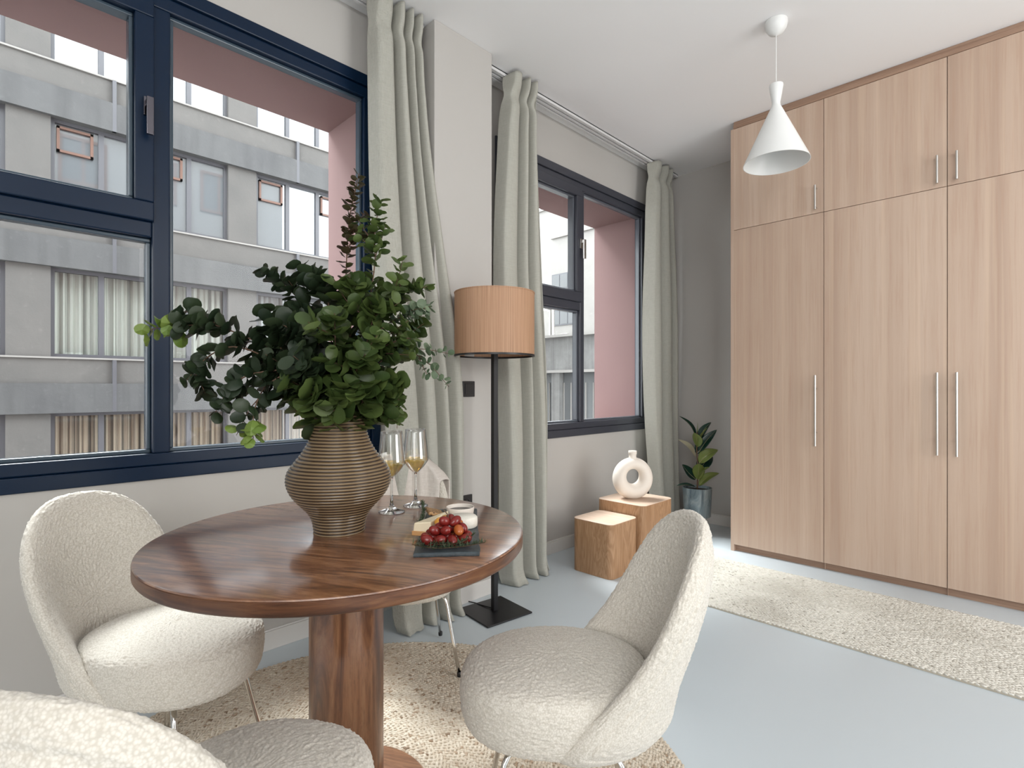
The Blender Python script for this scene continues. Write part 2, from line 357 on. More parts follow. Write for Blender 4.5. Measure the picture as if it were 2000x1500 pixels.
# ------------------------------------------------------------------ geometry helpers
class MB:
    def __init__(s): s.v = []; s.f = []; s.uv = None
    def add(s, vs, fs):
        n = len(s.v); s.v += [tuple(p) for p in vs]; s.f += [tuple(i + n for i in f) for f in fs]; return s
    def box(s, x0, x1, y0, y1, z0, z1):
        v = [(x0, y0, z0), (x1, y0, z0), (x1, y1, z0), (x0, y1, z0), (x0, y0, z1), (x1, y0, z1), (x1, y1, z1), (x0, y1, z1)]
        return s.add(v, [(0, 3, 2, 1), (4, 5, 6, 7), (0, 1, 5, 4), (1, 2, 6, 5), (2, 3, 7, 6), (3, 0, 4, 7)])
    def rings(s, rings, cap0=True, cap1=True, closed=True):
        n = len(rings[0]); vs = [p for r in rings for p in r]; fs = []
        for i in range(len(rings) - 1):
            for j in range(n if closed else n - 1):
                k = (j + 1) % n
                fs.append((i * n + j, i * n + k, (i + 1) * n + k, (i + 1) * n + j))
        if cap0: fs.append(tuple(reversed(range(n))))
        if cap1: fs.append(tuple(range((len(rings) - 1) * n, len(rings) * n)))
        return s.add(vs, fs)
    def lathe(s, prof, n=48, cap0=False, cap1=False, c=(0, 0, 0)):
        return s.rings([[(c[0] + r * cos(2 * pi * j / n), c[1] + r * sin(2 * pi * j / n), c[2] + z) for j in range(n)] for r, z in prof], cap0, cap1)
    def tube(s, pts, r, n=10, caps=True):
        pts = [Vector(p) for p in pts]; rs = r if isinstance(r, (list, tuple)) else [r] * len(pts)
        rings = []; up = None
        for i, p in enumerate(pts):
            t = (pts[min(i + 1, len(pts) - 1)] - pts[max(i - 1, 0)]).normalized()
            if up is None: up = Vector((0, 0, 1)) if abs(t.z) < 0.9 else Vector((1, 0, 0))
            a = t.cross(up).normalized(); b = a.cross(t).normalized(); up = b
            rings.append([tuple(p + a * (rs[i] * cos(2 * pi * j / n)) + b * (rs[i] * sin(2 * pi * j / n))) for j in range(n)])
        return s.rings(rings, caps, caps)
    def build(s, name, mat, parent=None, smooth=False, bevel=0, loc=None, auto=None):
        me = bpy.data.meshes.new(name); me.from_pydata(s.v, [], s.f)
        me.materials.append(mat)
        if smooth or auto: me.polygons.foreach_set('use_smooth', [True] * len(me.polygons))
        me.update()
        if auto: me.set_sharp_from_angle(angle=radians(auto))
        if s.uv:
            uvl = me.uv_layers.new(name='UVMap')
            li = [l.vertex_index for l in me.loops]
            uvl.data.foreach_set('uv', [c for i in li for c in s.uv[i]])
        o = bpy.data.objects.new(name, me); COL.objects.link(o)
        if parent: o.parent = parent
        if loc: o.location = loc
        if bevel:
            b = o.modifiers.new('bevel', 'BEVEL'); b.width = bevel; b.segments = 2; b.limit_method = 'ANGLE'; b.angle_limit = radians(40)
        return o

def tag(o, label=None, cat=None, group=None, kind=None):
    if label: o['label'] = label
    if cat: o['category'] = cat
    if group: o['group'] = group
    if kind: o['kind'] = kind
    return o
def thing(name, loc, rz=0, **kw):
    o = bpy.data.objects.new(name, None); COL.objects.link(o); o.empty_display_size = 0.05
    o.location = loc; o.rotation_euler = (0, 0, rz); return tag(o, **kw)
def struct(o): o['kind'] = 'structure'; return o
def fix(o):
    bm = bmesh.new(); bm.from_mesh(o.data); bmesh.ops.recalc_face_normals(bm, faces=bm.faces); bm.to_mesh(o.data); bm.free(); return o
def catmull(pts, n):
    P = [Vector(p) for p in pts]; P = [P[0] * 2 - P[1]] + P + [P[-1] * 2 - P[-2]]; out = []
    segs = len(P) - 3
    for i in range(n + 1):
        t = i / n * segs; k = min(int(t), segs - 1); u = t - k
        a, b, c, d = P[k:k + 4]
        out.append(0.5 * ((2 * b) + (c - a) * u + (2 * a - 5 * b + 4 * c - d) * u * u + (3 * b - a - 3 * c + d) * u ** 3))
    return out
def lerp_table(tab, x):
    if x <= tab[0][0]: return tab[0][1]
    for (a, va), (b, vb) in zip(tab, tab[1:]):
        if x <= b:
            t = (x - a) / (b - a); return va + (vb - va) * t
    return tab[-1][1]
def smooth_table(tab, x):
    xs = [a for a, _ in tab]
    if x <= xs[0]: return tab[0][1]
    if x >= xs[-1]: return tab[-1][1]
    for i in range(len(tab) - 1):
        if x <= xs[i + 1]:
            t = (x - xs[i]) / (xs[i + 1] - xs[i])
            p0 = tab[max(i - 1, 0)][1]; p1 = tab[i][1]; p2 = tab[i + 1][1]; p3 = tab[min(i + 2, len(tab) - 1)][1]
            return 0.5 * (2 * p1 + (p2 - p0) * t + (2 * p0 - 5 * p1 + 4 * p2 - p3) * t * t + (3 * p1 - p0 - 3 * p2 + p3) * t ** 3)

# ------------------------------------------------------------------ room shell
WX, BY, CZ = -2.407, 4.395, 3.03
RX, NY = 3.05, -2.6
WINS = [(-0.42, 1.465), (2.28, 4.108)]
Z0, Z1 = 0.80, 2.725
struct(MB().box(WX - 0.57, RX + 0.2, NY - 0.2, BY + 0.2, -0.12, 0).build('floor', M['floor']))
struct(MB().box(WX - 0.2, RX + 0.2, NY - 0.2, BY + 0.2, CZ, CZ + 0.15).build('ceiling', M['ceiling']))
w = MB()
ys = [NY - 0.2, WINS[0][0], WINS[0][1], WINS[1][0], WINS[1][1], BY + 0.2]
for i in (0, 2, 4): w.box(WX - 0.10, WX, ys[i], ys[i + 1], 0, CZ)
for a, b in WINS:
    w.box(WX - 0.10, WX, a, b, 0, Z0); w.box(WX - 0.10, WX, a, b, Z1, CZ)
struct(w.build('wall_left', M['wall']))
struct(MB().box(WX, -2.182, 1.645, 2.045, 0, CZ).build('wall_pier', M['wall'], bevel=0.004))
struct(MB().box(WX, RX + 0.2, BY, BY + 0.15, 0, CZ).build('wall_back', M['wall']))
struct(MB().box(RX, RX + 0.15, NY, BY, 0, CZ).build('wall_right', M['wall']))
struct(MB().box(WX, RX, NY - 0.15, NY, 0, CZ).build('wall_near', M['wall']))
# the building's outer wall, with deep pink window reveals
o = MB()
for i in (0, 2, 4):
    a = ys[i] - (6 if i == 0 else 0); b = ys[i + 1] + (6 if i == 4 else 0)
    o.box(-2.972, WX - 0.10, a, b, -4.5, 5.6)
for a, b in WINS:
    o.box(-2.972, WX - 0.10, a, b, -4.5, 0.865); o.box(-2.972, WX - 0.10, a, b, 2.655, 5.6)
struct(o.build('wall_outer', M['pink']))
struct(MB().box(-2.972, WX - 0.10, ys[0] - 6, ys[5] + 6, 5.6, 11.4).build('wall_outer_upper', M['conc_w']))
for i, (ya, za) in enumerate([(y_, z_) for z_ in (6.1, 9.0) for y_ in (-5.0, -2.6, -0.2, 2.2, 4.6, 7.0)]):
    wn_ = MB(); 
    for a_, b_, c_, d_ in ((0, 1.5, 0, .12), (0, 1.5, 1.68, 1.8), (0, .12, .12, 1.68), (1.38, 1.5, .12, 1.68), (.70, .80, .12, 1.68)): wn_.box(-3.03, -2.97, ya + a_, ya + b_, za + c_, za + d_)
    f_ = struct(wn_.build('window_%d' % (3 + i), M['alubrown']))
    MB().box(-3.0, -2.975, ya + .12, ya + 1.38, za + .12, za + 1.68).build('pane', M['roomdark'], f_)

def baseboard(name, x0, x1, y0, y1, ax):
    b = MB().box(x0, x1, y0, y1, 0, 0.082)
    if ax == 'x': b.box(x0, x1 - 0.004, y0, y1, 0.082, 0.09)
    else: b.box(x0, x1, y0 + 0.004, y1, 0.082, 0.09)
    struct(b.build(name, M['trimwhite'], bevel=0.002))
baseboard('baseboard_left', WX, WX + 0.014, NY, 1.645, 'x')
baseboard('baseboard_left_far', WX, WX + 0.014, 2.045, BY, 'x')
baseboard('baseboard_back', WX, -1.55, BY - 0.014, BY, 'y')
b = MB().box(-2.182, -2.170, 1.633, 2.057, 0, 0.088).box(WX, -2.182, 2.045, 2.057, 0, 0.088).box(WX, -2.182, 1.633, 1.645, 0, 0.088)
struct(b.build('baseboard_pier', M['trimwhite'], bevel=0.002))

def window(name, y0, y1, m0, m1, fm, bm_):
    W = thing(name, (WX, (y0 + y1) / 2, Z0)); struct(W)
    oy, oz = (y0 + y1) / 2, Z0
    def B(nm, mat, boxes, bev=0.003, par=W):
        m = MB()
        for x0, x1, a, b, c, d in boxes: m.box(x0, x1, a - oy, b - oy, c - oz, d - oz)
        return m.build(nm, mat, par, bevel=bev)
    # outer frame: wide step near the wall, narrower raised step inside
    B('window_frame', fm, [(-0.075, 0.012, y0, y1, Z0, 0.853), (-0.075, 0.012, y0, y1, 2.668, Z1),
                     (-0.075, 0.012, y0, y0 + 0.05, 0.853, 2.668), (-0.075, 0.012, y1 - 0.05, y1, 0.853, 2.668)], 0.004)
    B('inner_frame', fm, [(-0.075, 0.0, y0 + 0.05, y1 - 0.05, 0.853, 0.900), (-0.075, 0.0, y0 + 0.05, y1 - 0.05, 2.615, 2.668),
                     (-0.075, 0.0, y0 + 0.05, y0 + 0.09, 0.9, 2.615), (-0.075, 0.0, y1 - 0.09, y1 - 0.05, 0.9, 2.615)], 0.005)
    B('mullion', fm, [(-0.075, 0.0, m0, m1, 0.9, 2.615)], 0.006)
    ty0, ty1 = 1.724, 1.786
    B('transom', fm, [(-0.075, 0.0, y0 + 0.09, m0, ty0, ty1)], 0.006)
    # fixed right light
    def beads(par, a, b, c, d, t=0.015, x=-0.022):
        B('glazing_bead', bm_, [(-0.06, x, a, b, c, c + t), (-0.06, x, a, b, d - t, d), (-0.06, x, a, a + t, c + t, d - t), (-0.06, x, b - t, b, c + t, d - t)], 0.004, par)
    def pane(par, a, b, c, d): B('pane', M['glass'], [(-0.052, -0.048, a, b, c, d)], 0, par)
    beads(W, m1, y1 - 0.09, 0.9, 2.615); pane(W, m1 + .012, y1 - 0.1, 0.912, 2.6)
    beads(W, y0 + 0.09, m0, 0.9, ty0); pane(W, y0 + .1, m0 - .012, 0.912, ty0 - .012)
    # opening casement, upper left
    a, b, c, d = y0 + 0.085, m0 + 0.004, 1.784, 2.625
    sash = B('casement', fm, [(-0.06, 0.018, a, b, c, c + 0.072), (-0.06, 0.018, a, b, d - 0.066, d), (-0.06, 0.018, a, a + 0.06, c + .072, d - .066), (-0.06, 0.018, b - 0.062, b, c + .072, d - .066)], 0.005)
    beads(sash, a + 0.06, b - 0.062, c + 0.072, d - 0.066, 0.014, -0.008)
    pane(sash, a + 0.07, b - 0.07, c + 0.082, d - 0.076)
    hy = b - 0.022; hz = 2.19
    h = MB().box(0.018, 0.030, hy - 0.014 - oy, hy + 0.014 - oy, hz - 0.015 - oz, hz + 0.055 - oz)
    h.box(0.030, 0.060, hy - 0.008 - oy, hy + 0.010 - oy, hz + 0.022 - oz, hz + 0.045 - oz)
    h.box(0.048, 0.062, hy - 0.010 - oy, hy + 0.012 - oy, hz - 0.095 - oz, hz + 0.045 - oz)
    ho = h.build('handle', M['steel'] if bm_ is M['bead2'] else M['darkmetal'], sash, bevel=0.002); ho['label'] = 'brushed metal casement handle'
    return W
window('window_1', WINS[0][0], WINS[0][1], 0.476, 0.537, M['frame'], M['bead'])
window('window_2', WINS[1][0], WINS[1][1], 3.148, 3.198, M['frame2'], M['bead2'])

# ------------------------------------------------------------------ wardrobe wall (each bay lifts away, the fascia runs on)
FY = 3.77
def wardrobe_bay(i, x0, x1, hside, label, left_panel=False):
    W = thing('wardrobe', ((x0 + x1) / 2, FY, 0), label=label, cat='wardrobe', group='floor to ceiling wardrobe units')
    cx = (x0 + x1) / 2
    g = 0.0016
    body = MB()
    xl = x0 - (0.020 if left_panel else 0)
    z1 = CZ - 0.052
    body.box(xl - cx, x0 - cx + .002, (0.0 if left_panel else 0.022), 0.60, 0.0, z1)     # side
    body.box(x1 - cx - 0.010, x1 - cx, 0.022, 0.60, 0.045, z1)
    body.box(x0 - cx, x1 - cx, 0.022, 0.60, z1 - .02, z1); body.box(x0 - cx, x1 - cx, 0.59, 0.60, 0.045, z1)
    body.box(x0 - cx, x1 - cx, 0.022, 0.60, 0.045, 0.06); body.box(x0 - cx, x1 - cx, 0.024, 0.60, 2.255, 2.272)
    body.build('carcass', M['elm'], W)
    MB().box(x0 - cx, x1 - cx, 0.030, 0.048, 0.0, 0.046).build('plinth', M['fascia'], W, bevel=0.001)
    for (c, d, hz0, hz1) in ((0.047, 2.2615, 0.778, 1.236), (2.2645, z1 - 0.001, 2.282, 2.436)):
        dr = MB().box(x0 - cx + g, x1 - cx - g, 0.0, 0.019, c, d).build('door', M['elm'], W, bevel=0.0008)
        hx = (x1 - 0.041 if hside > 0 else x0 + 0.043) - cx
        if i == 0 and hz1 < 2: hz0, hz1 = 0.782, 1.232
        h = MB().tube([(hx, -0.032, hz0), (hx, -0.032, hz1)], 0.0062, 12)
        q = (hz1 - hz0) * 0.19 if hz1 < 2 else 0.016
        for zz in (hz0 + q, hz1 - q): h.tube([(hx, 0.0, zz), (hx, -0.032, zz)], 0.0045, 8)
        h.build('handle', M['steel'], dr, auto=40)
wardrobe_bay(0, -1.528, -0.961, 1, 'leftmost wardrobe unit of pale wood grain beside the potted plant, handles on its right', True)
wardrobe_bay(1, -0.961, -0.355, 1, 'middle wardrobe unit of pale wood grain, its handles on the right edge of each door')
wardrobe_bay(2, -0.355, 0.250, -1, 'rightmost wardrobe unit in view, cut by the frame, handles on its left')
tag(MB().box(-1.530, 0.9, FY + 0.006, FY + 0.024, CZ - 0.051, CZ - 0.001).box(-1.530, 0.9, FY - 0.002, FY + 0.008, CZ - 0.051, CZ - 0.024).build('fascia_board', M['fascia'], bevel=0.001),
    'brown wood filler strip between wardrobe tops and white ceiling', 'trim')

# ------------------------------------------------------------------ curtains and rails
def curtain(name, rows, folds, header, mat, nz=90, nt=160, floor_flare=0.0, seed=0, **kw):
    """rows: (z, y_left, y_right, x_centre, amplitude)"""
    m = MB(); m.uv = []
    rows = sorted(rows)
    tabs = [[(r[0], r[k]) for r in rows] for k in range(1, 5)]
    zt = rows[-1][0]
    for i in range(nz + 1):
        q = i / nz; z = zt * (1 - q) if q < 1 else 0.0
        if i < 14: z = zt - 0.18 * i / 14
        else: z = (zt - 0.18) * (1 - (i - 14) / (nz - 14))
        yl, yr, xc, am = [smooth_table(t, z) for t in tabs]
        hd = zt - z
        pin = 1 - header * exp(-((hd - 0.125) / 0.045) ** 2)
        for j in range(nt + 1):
            t = j / nt
            f = smooth_table(folds, t)
            wob = noise.noise(Vector((t * 5 + seed, z * 0.9, seed * 3.1))) * 0.25 * min(1, hd * 0.9)
            ff = f + wob
            x = xc + am * pin * ff
            dt = 0.010 * cos(f * 2) * pin
            y = yl + (yr - yl) * t + noise.noise(Vector((t * 4, z * 1.1, seed + 9.0))) * 0.018 * min(1, hd)
            if z < 0.10 and floor_flare:
                k = (1 - z / 0.10); x += floor_flare * k * k * (0.6 + 0.6 * noise.noise(Vector((t * 9, 0, seed + 2.0)))); 
            zz = z
            if z < 0.02: zz = 0.004 + 0.012 * abs(noise.noise(Vector((t * 12, 1, seed))))
            if i == 0: zz = zt + 0.006 * ff
            m.v.append((x, y, zz)); m.uv.append((t, q))
    n = nt + 1
    for i in range(nz):
        for j in range(nt): m.f.append((i * n + j, i * n + j + 1, (i + 1) * n + j + 1, (i + 1) * n + j))
    y0 = sum(v[1] for v in m.v) / len(m.v); x0 = sum(v[0] for v in m.v) / len(m.v)
    m.v = [(a - x0, b - y0, c) for a, b, c in m.v]
    o = m.build(name, mat, smooth=True, loc=(x0, y0, 0))
    so = o.modifiers.new('cloth_thickness', 'SOLIDIFY'); so.thickness = 0.003; so.offset = 0
    return tag(o, **kw)
F1 = [(0, -0.6), (0.06, 0.75), (0.16, 1.0), (0.32, 0.9), (0.40, -0.9), (0.47, 1.0), (0.56, 0.9), (0.62, -0.95), (0.69, 0.9), (0.75, 0.8), (0.81, -1), (0.88, 0.9), (0.95, 0.8), (1, -0.5)]
curtain('curtain', [(3.015, 1.315, 1.600, -2.245, 0.055), (2.6, 1.315, 1.62, -2.235, 0.050), (1.9, 1.31, 1.70, -2.205, 0.045),
        (1.2, 1.33, 1.80, -2.155, 0.035), (0.5, 1.37, 1.80, -2.14, 0.035), (0.0, 1.39, 1.75, -2.14, 0.05)], F1, 0.35, M['linen_crinkle'],
        floor_flare=0.06, seed=1.3, label='sage linen curtain beside the large window, bunched in front of the wall pier', cat='curtain', group='linen curtains')
F2 = [(0, -0.8), (0.08, 0.8), (0.24, 1.0), (0.36, 0.5), (0.44, -0.9), (0.52, 0.9), (0.60, 0.8), (0.68, -1), (0.76, 0.9), (0.86, 0.9), (0.94, -0.7), (1, 0.2)]
curtain('curtain', [(3.01, 2.215, 2.455, -2.225, 0.055), (2.7, 2.18, 2.47, -2.235, 0.05), (1.9, 2.13, 2.50, -2.225, 0.045),
        (1.0, 2.15, 2.54, -2.21, 0.05), (0.0, 2.17, 2.54, -2.215, 0.06)], F2, 0.5, M['linen'],
        floor_flare=0.05, seed=5.1, label='sage linen curtain hanging right behind the floor lamp', cat='curtain', group='linen curtains')
F3 = [(0, -0.6), (0.1, 0.9), (0.28, 1.0), (0.38, -0.8), (0.50, 0.9), (0.62, 1), (0.70, -1), (0.80, 0.9), (0.88, 0.6), (0.95, -0.8), (1, 0.3)]
curtain('curtain', [(3.01, 3.90, 4.24, -2.26, 0.05), (2.6, 3.86, 4.26, -2.255, 0.05), (1.7, 3.80, 4.30, -2.24, 0.055),
        (0.9, 3.85, 4.33, -2.25, 0.055), (0.0, 3.92, 4.33, -2.25, 0.06)], F3, 0.5, M['linen'],
        seed=8.7, label='sage linen curtain in the far corner behind the ring vase', cat='curtain', group='linen curtains')
for a, b, lb in ((-0.55, 1.63, 'white double curtain track on the ceiling above the large window'), (2.06, 4.36, 'white double curtain track on the ceiling above the far window')):
    r = MB().box(-0.05, -0.035, (a - b) / 2, (b - a) / 2, -0.022, 0)
    r.box(-0.022, -0.006, (a - b) / 2, (b - a) / 2, -0.022, 0).box(0.010, 0.03, (a - b) / 2, (b - a) / 2, -0.022, 0).box(-0.05, 0.03, (a - b) / 2, (b - a) / 2, -0.006, 0)
    tag(r.build('curtain_rail', M['rail'], loc=(-2.285, (a + b) / 2, CZ)), lb, 'curtain rail')

# ------------------------------------------------------------------ switch and socket on the pier
def plate(name, y, z, lb, cat, sock=False):
    P = thing(name, (-2.182, y, z), label=lb, cat=cat)
    MB().box(0, 0.009, -0.042, 0.042, -0.042, 0.042).build('frame', M['blackpl'], P, bevel=0.003)
    if sock:
        MB().lathe([(0.021, 0), (0.021, 0.004), (0.019, 0.004), (0.018, -0.006)], 28, False, True).build('socket_well', M['blackpl'], P, auto=40).rotation_euler = (0, pi / 2, 0)
        P.children[-1].location = (0.009, 0, 0)
    else:
        MB().box(0.009, 0.013, -0.028, 0.028, -0.028, 0.028).build('rocker', M['blackpl'], P, bevel=0.002)
plate('light_switch', 1.868, 1.145, 'square black light switch on the pier beside the lamp shade', 'switch')
plate('wall_socket', 1.85, 0.535, 'black wall socket low on the pier just above the table edge', 'socket', True)

# ------------------------------------------------------------------ floor lamp
L = thing('floor_lamp', (-1.985, 1.878, 0), radians(-7), label='black floor lamp with a drum shade of thin wood strips, standing by the pier', cat='floor lamp')
MB().box(-0.135, 0.135, -0.14, 0.14, 0.001, 0.009).build('base', M['black'], L, bevel=0.002)
MB().box(-0.0135, 0.0135, -0.0135, 0.0135, 0.009, 1.50).build('pole', M['black'], L, bevel=0.002)
MB().lathe([(0.205, 1.318), (0.205, 1.636), (0.200, 1.636), (0.200, 1.318)], 96).build('shade', M['shade'], L, auto=40)
sh = L.children[-1]
MB().lathe([(0.207, 1.312), (0.207, 1.321), (0.197, 1.321), (0.197, 1.312), (0.207, 1.312)], 96).build('trim_ring', M['black'], sh, auto=40)
MB().lathe([(0.207, 1.633), (0.207, 1.638), (0.197, 1.638), (0.197, 1.633), (0.207, 1.633)], 96).build('top_ring', M['shade'], sh, auto=40)
sp = MB()
for k in range(3):
    a = 2 * pi * k / 3 + 0.5; sp.tube([(0, 0, 1.47), (0.199 * cos(a), 0.199 * sin(a), 1.60)], 0.002, 6)
sp.build('spider', M['black'], sh)
MB().lathe([(0.018, 1.44), (0.022, 1.47), (0.022, 1.50), (0.03, 1.53), (0.032, 1.56), (0.02, 1.59), (0.0005, 1.60)], 20, True).build('bulb', M['white'], L, smooth=True)
MB().tube(catmull([(-0.02, 0, 0.014), (-0.09, -0.02, 0.012), (-0.16, -0.03, 0.006), (-0.24, -0.08, 0.006), (-0.20, -0.20, 0.006)], 20), 0.003, 6).build('power_cord', M['blackpl'], L, smooth=True)

# ------------------------------------------------------------------ pendant lamp
P = thing('pendant_lamp', (-0.954, 2.890, CZ), label='white cone pendant lamp hanging in front of the wardrobe', cat='pendant lamp')
MB().lathe([(0.0535, -0.001), (0.055, -0.012), (0.050, -0.035), (0.035, -0.058), (0.016, -0.070), (0.006, -0.073), (0.0005, -0.074)], 40, True).build('canopy', M['white'], P, auto=60)
MB().tube([(0, 0, -0.07), (0, 0, -0.34)], 0.0022, 6).build('cord', M['white'], P)
prof = [(0.010, -0.322), (0.033, -0.325), (0.034, -0.331), (0.027, -0.375), (0.0195, -0.418), (0.021, -0.432), (0.155, -0.722), (0.1565, -0.727), (0.1535, -0.727), (0.018, -0.436), (0.016, -0.42), (0.03, -0.33)]
MB().lathe(prof, 72).build('shade', M['white'], P, auto=50)
MB().lathe([(0.014, -0.44), (0.016, -0.50), (0.026, -0.54), (0.030, -0.565), (0.022, -0.592), (0.0005, -0.602)], 24, True).build('bulb', M['white'], P, smooth=True)

# ------------------------------------------------------------------ rugs of braided jute
def grains(path_fn, total, step, L_, wd, ht, seed):
    """small strands laid in a herringbone along path_fn(s) -> (x, y, heading)"""
    rng = np.random.default_rng(seed)
    s_ = np.arange(0, total, step); n = len(s_)
    x, y, h = path_fn(s_)
    side = np.where(np.arange(n) % 2 == 0, 1.0, -1.0)
    ang = h + side * 0.55 + rng.normal(0, 0.12, n)
    # unit grain
    us = [-1, -0.6, 0, 0.6, 1]; rr = [0.15, 0.8, 1.0, 0.8, 0.15]; K = 6
    base = []
    for u, r in zip(us, rr):
        for k in range(K):
            a = 2 * pi * k / K; base.append((u * L_ / 2, r * cos(a) * wd / 2, max(-0.25, r * sin(a)) * ht))
    base = np.array(base); nb = len(base)
    sc = rng.uniform(0.85, 1.15, (n, 1))
    bx = base[None, :, 0] * sc; by = base[None, :, 1] * sc; bz = base[None, :, 2] * sc
    ca, sa = np.cos(ang)[:, None], np.sin(ang)[:, None]
    ox = x - np.sin(h) * side * wd * 0.22; oy = y + np.cos(h) * side * wd * 0.22
    V = np.stack([ox[:, None] + bx * ca - by * sa, oy[:, None] + bx * sa + by * ca, bz + 0.008 + rng.normal(0, 0.0006, (n, 1))], -1).reshape(-1, 3)
    q = []
    for i in range(4):
        for k in range(K): q.append((i * K + k, i * K + (k + 1) % K, (i + 1) * K + (k + 1) % K, (i + 1) * K + k))
    q = np.array(q); F = (q[None] + (np.arange(n) * nb)[:, None, None]).reshape(-1, 4)
    me = bpy.data.meshes.new('braided_jute')
    me.vertices.add(len(V)); me.vertices.foreach_set('co', V.astype(np.float32).ravel())
    me.loops.add(len(F) * 4); me.loops.foreach_set('vertex_index', F.astype(np.int32).ravel())
    me.polygons.add(len(F)); me.polygons.foreach_set('loop_start', (np.arange(len(F)) * 4).astype(np.int32))
    me.polygons.foreach_set('loop_total', np.full(len(F), 4, dtype=np.int32))
    me.polygons.foreach_set('use_smooth', np.ones(len(F), dtype=bool))
    me.update(calc_edges=True); me.validate()
    return me
RW = 0.0110
def spiral(s_):
    r = np.sqrt(np.maximum(s_ * RW / pi, 1e-5)) + 0.006; th = 2 * pi * r / RW
    return r * np.cos(th), r * np.sin(th), th + pi / 2
R0 = 0.925
R = thing('round_rug', (-1.304, 0.749, 0), label='round braided jute rug under the dining table', cat='rug')
MB().lathe([(0.0005, 0.0092), (R0 - .004, 0.0092), (R0, 0.006), (R0, 0.0005)], 120, False, True).build('backing', M['jute_back'], R, auto=40)
me = grains(spiral, pi * R0 * R0 / RW, 0.0090, 0.0205, 0.0112, 0.0062, 3); me.materials.append(M['jute'])
o = bpy.data.objects.new('braided_jute', me); COL.objects.link(o); o.parent = R; o['kind'] = 'stuff'
RLX, RLY = 3.4, 0.81
def zig(s_):
    k = np.floor(s_ / RLX).astype(int); u = s_ - k * RLX
    d = np.where(k % 2 == 0, 1, -1)
    x = np.where(d > 0, u, RLX - u) - RLX / 2
    return x, (k + 0.5) * RW - RLY / 2, np.where(d > 0, 0.0, pi)
R = thing('runner_rug', (-1.62 + RLX / 2, 3.118, 0), label='long pale braided runner rug lying in front of the wardrobe', cat='rug')
MB().box(-RLX / 2, RLX / 2, -RLY / 2, RLY / 2, 0.0005, 0.0092).build('backing', M['jute_back'], R)
me = grains(zig, RLX * int(RLY / RW), 0.0095, 0.022, 0.0112, 0.0060, 8); me.materials.append(M['jute2'])
o = bpy.data.objects.new('braided_jute', me); COL.objects.link(o); o.parent = R; o['kind'] = 'stuff'

# ------------------------------------------------------------------ dining table
TX, TY, TZ = -1.335, 0.711, 0.764
T = thing('dining_table', (TX, TY, 0.012), radians(30), label='round dark mango wood pedestal dining table', cat='table')
zt = TZ - 0.012
RT = 0.478
MB().lathe([(0.0005, zt), (RT - 0.006, zt), (RT - 0.002, zt - 0.0015), (RT - 0.0005, zt - 0.004), (RT - 0.004, zt - 0.005), (RT - 0.004, zt - 0.0345), (0.0005, zt - 0.0345)], 160).build('tabletop', M['mango_top'], T, auto=30)
MB().lathe([(RT - 0.003, zt - 0.0038), (RT, zt - 0.006), (RT, zt - 0.030), (RT - 0.003, zt - 0.034), (RT - 0.012, zt - 0.0352)], 160).build('edge', M['mango_edge'], T, auto=50)
MB().lathe([(0.096, 0.022), (0.097, 0.1), (0.097, zt - 0.035)], 80, True, True).build('pedestal', M['mango_leg'], T, auto=30)
MB().lathe([(0.0005, 0.0005), (0.222, 0.0005), (0.225, 0.004), (0.225, 0.018), (0.220, 0.022), (0.0005, 0.022)], 100).build('base_plate', M['mango_top'], T, auto=30)

# ------------------------------------------------------------------ chairs
OUT = [(90, .825)]
def chair_outline():
    pts = [(.840, 0), (.835, 14), (.810, 29), (.765, 41), (.700, 50), (.620, 57), (.540, 64), (.470, 73), (.410, 83), (.370, 90), (.345, 94), (.326, 85), (.316, 60), (.311, 30), (.310, 0)]
    P = [Vector((radians(d) * 0.25, z, 0)) for z, d in pts]
    return catmull(P, 120)
OL = chair_outline()
CZS = 0.54
def bound(al):
    """distance from sheet centre (0, CZS) to the outline in direction al, al in [-90, 90] on the right half"""
    best = None
    d = Vector((cos(al), sin(al), 0))
    for a, b in zip(OL, OL[1:]):
        a2 = Vector((a.x, a.y - CZS, 0)); b2 = Vector((b.x, b.y - CZS, 0))
        ca = a2.x * d.y - a2.y * d.x; cb = b2.x * d.y - b2.y * d.x
        if ca * cb <= 0 and ca != cb:
            t = ca / (ca - cb); p = a2.lerp(b2, t)
            if p.dot(d) > 0: best = p.length; break
    return best or 0.25
def sheet(u, z, off):
    """u arc metres (r .25), z height, off outward offset"""
    ph = u / 0.25
    dr = 0.055 * ((0.41 - z) / 0.11) ** 2 if z < 0.41 else 0
    q = max(0, min(1, (z - 0.36) / 0.34)); q = q * q * (3 - 2 * q)
    rx = 0.252 - dr + off; ry = 0.196 + 0.060 * q - dr + off
    k = max(0, min(1, (z - 0.40) / 0.40)); lean = 0.088 * sin(k * pi / 2) ** 1.3
    return (-(rx * cos(ph)) - lean, ry * sin(ph), z)
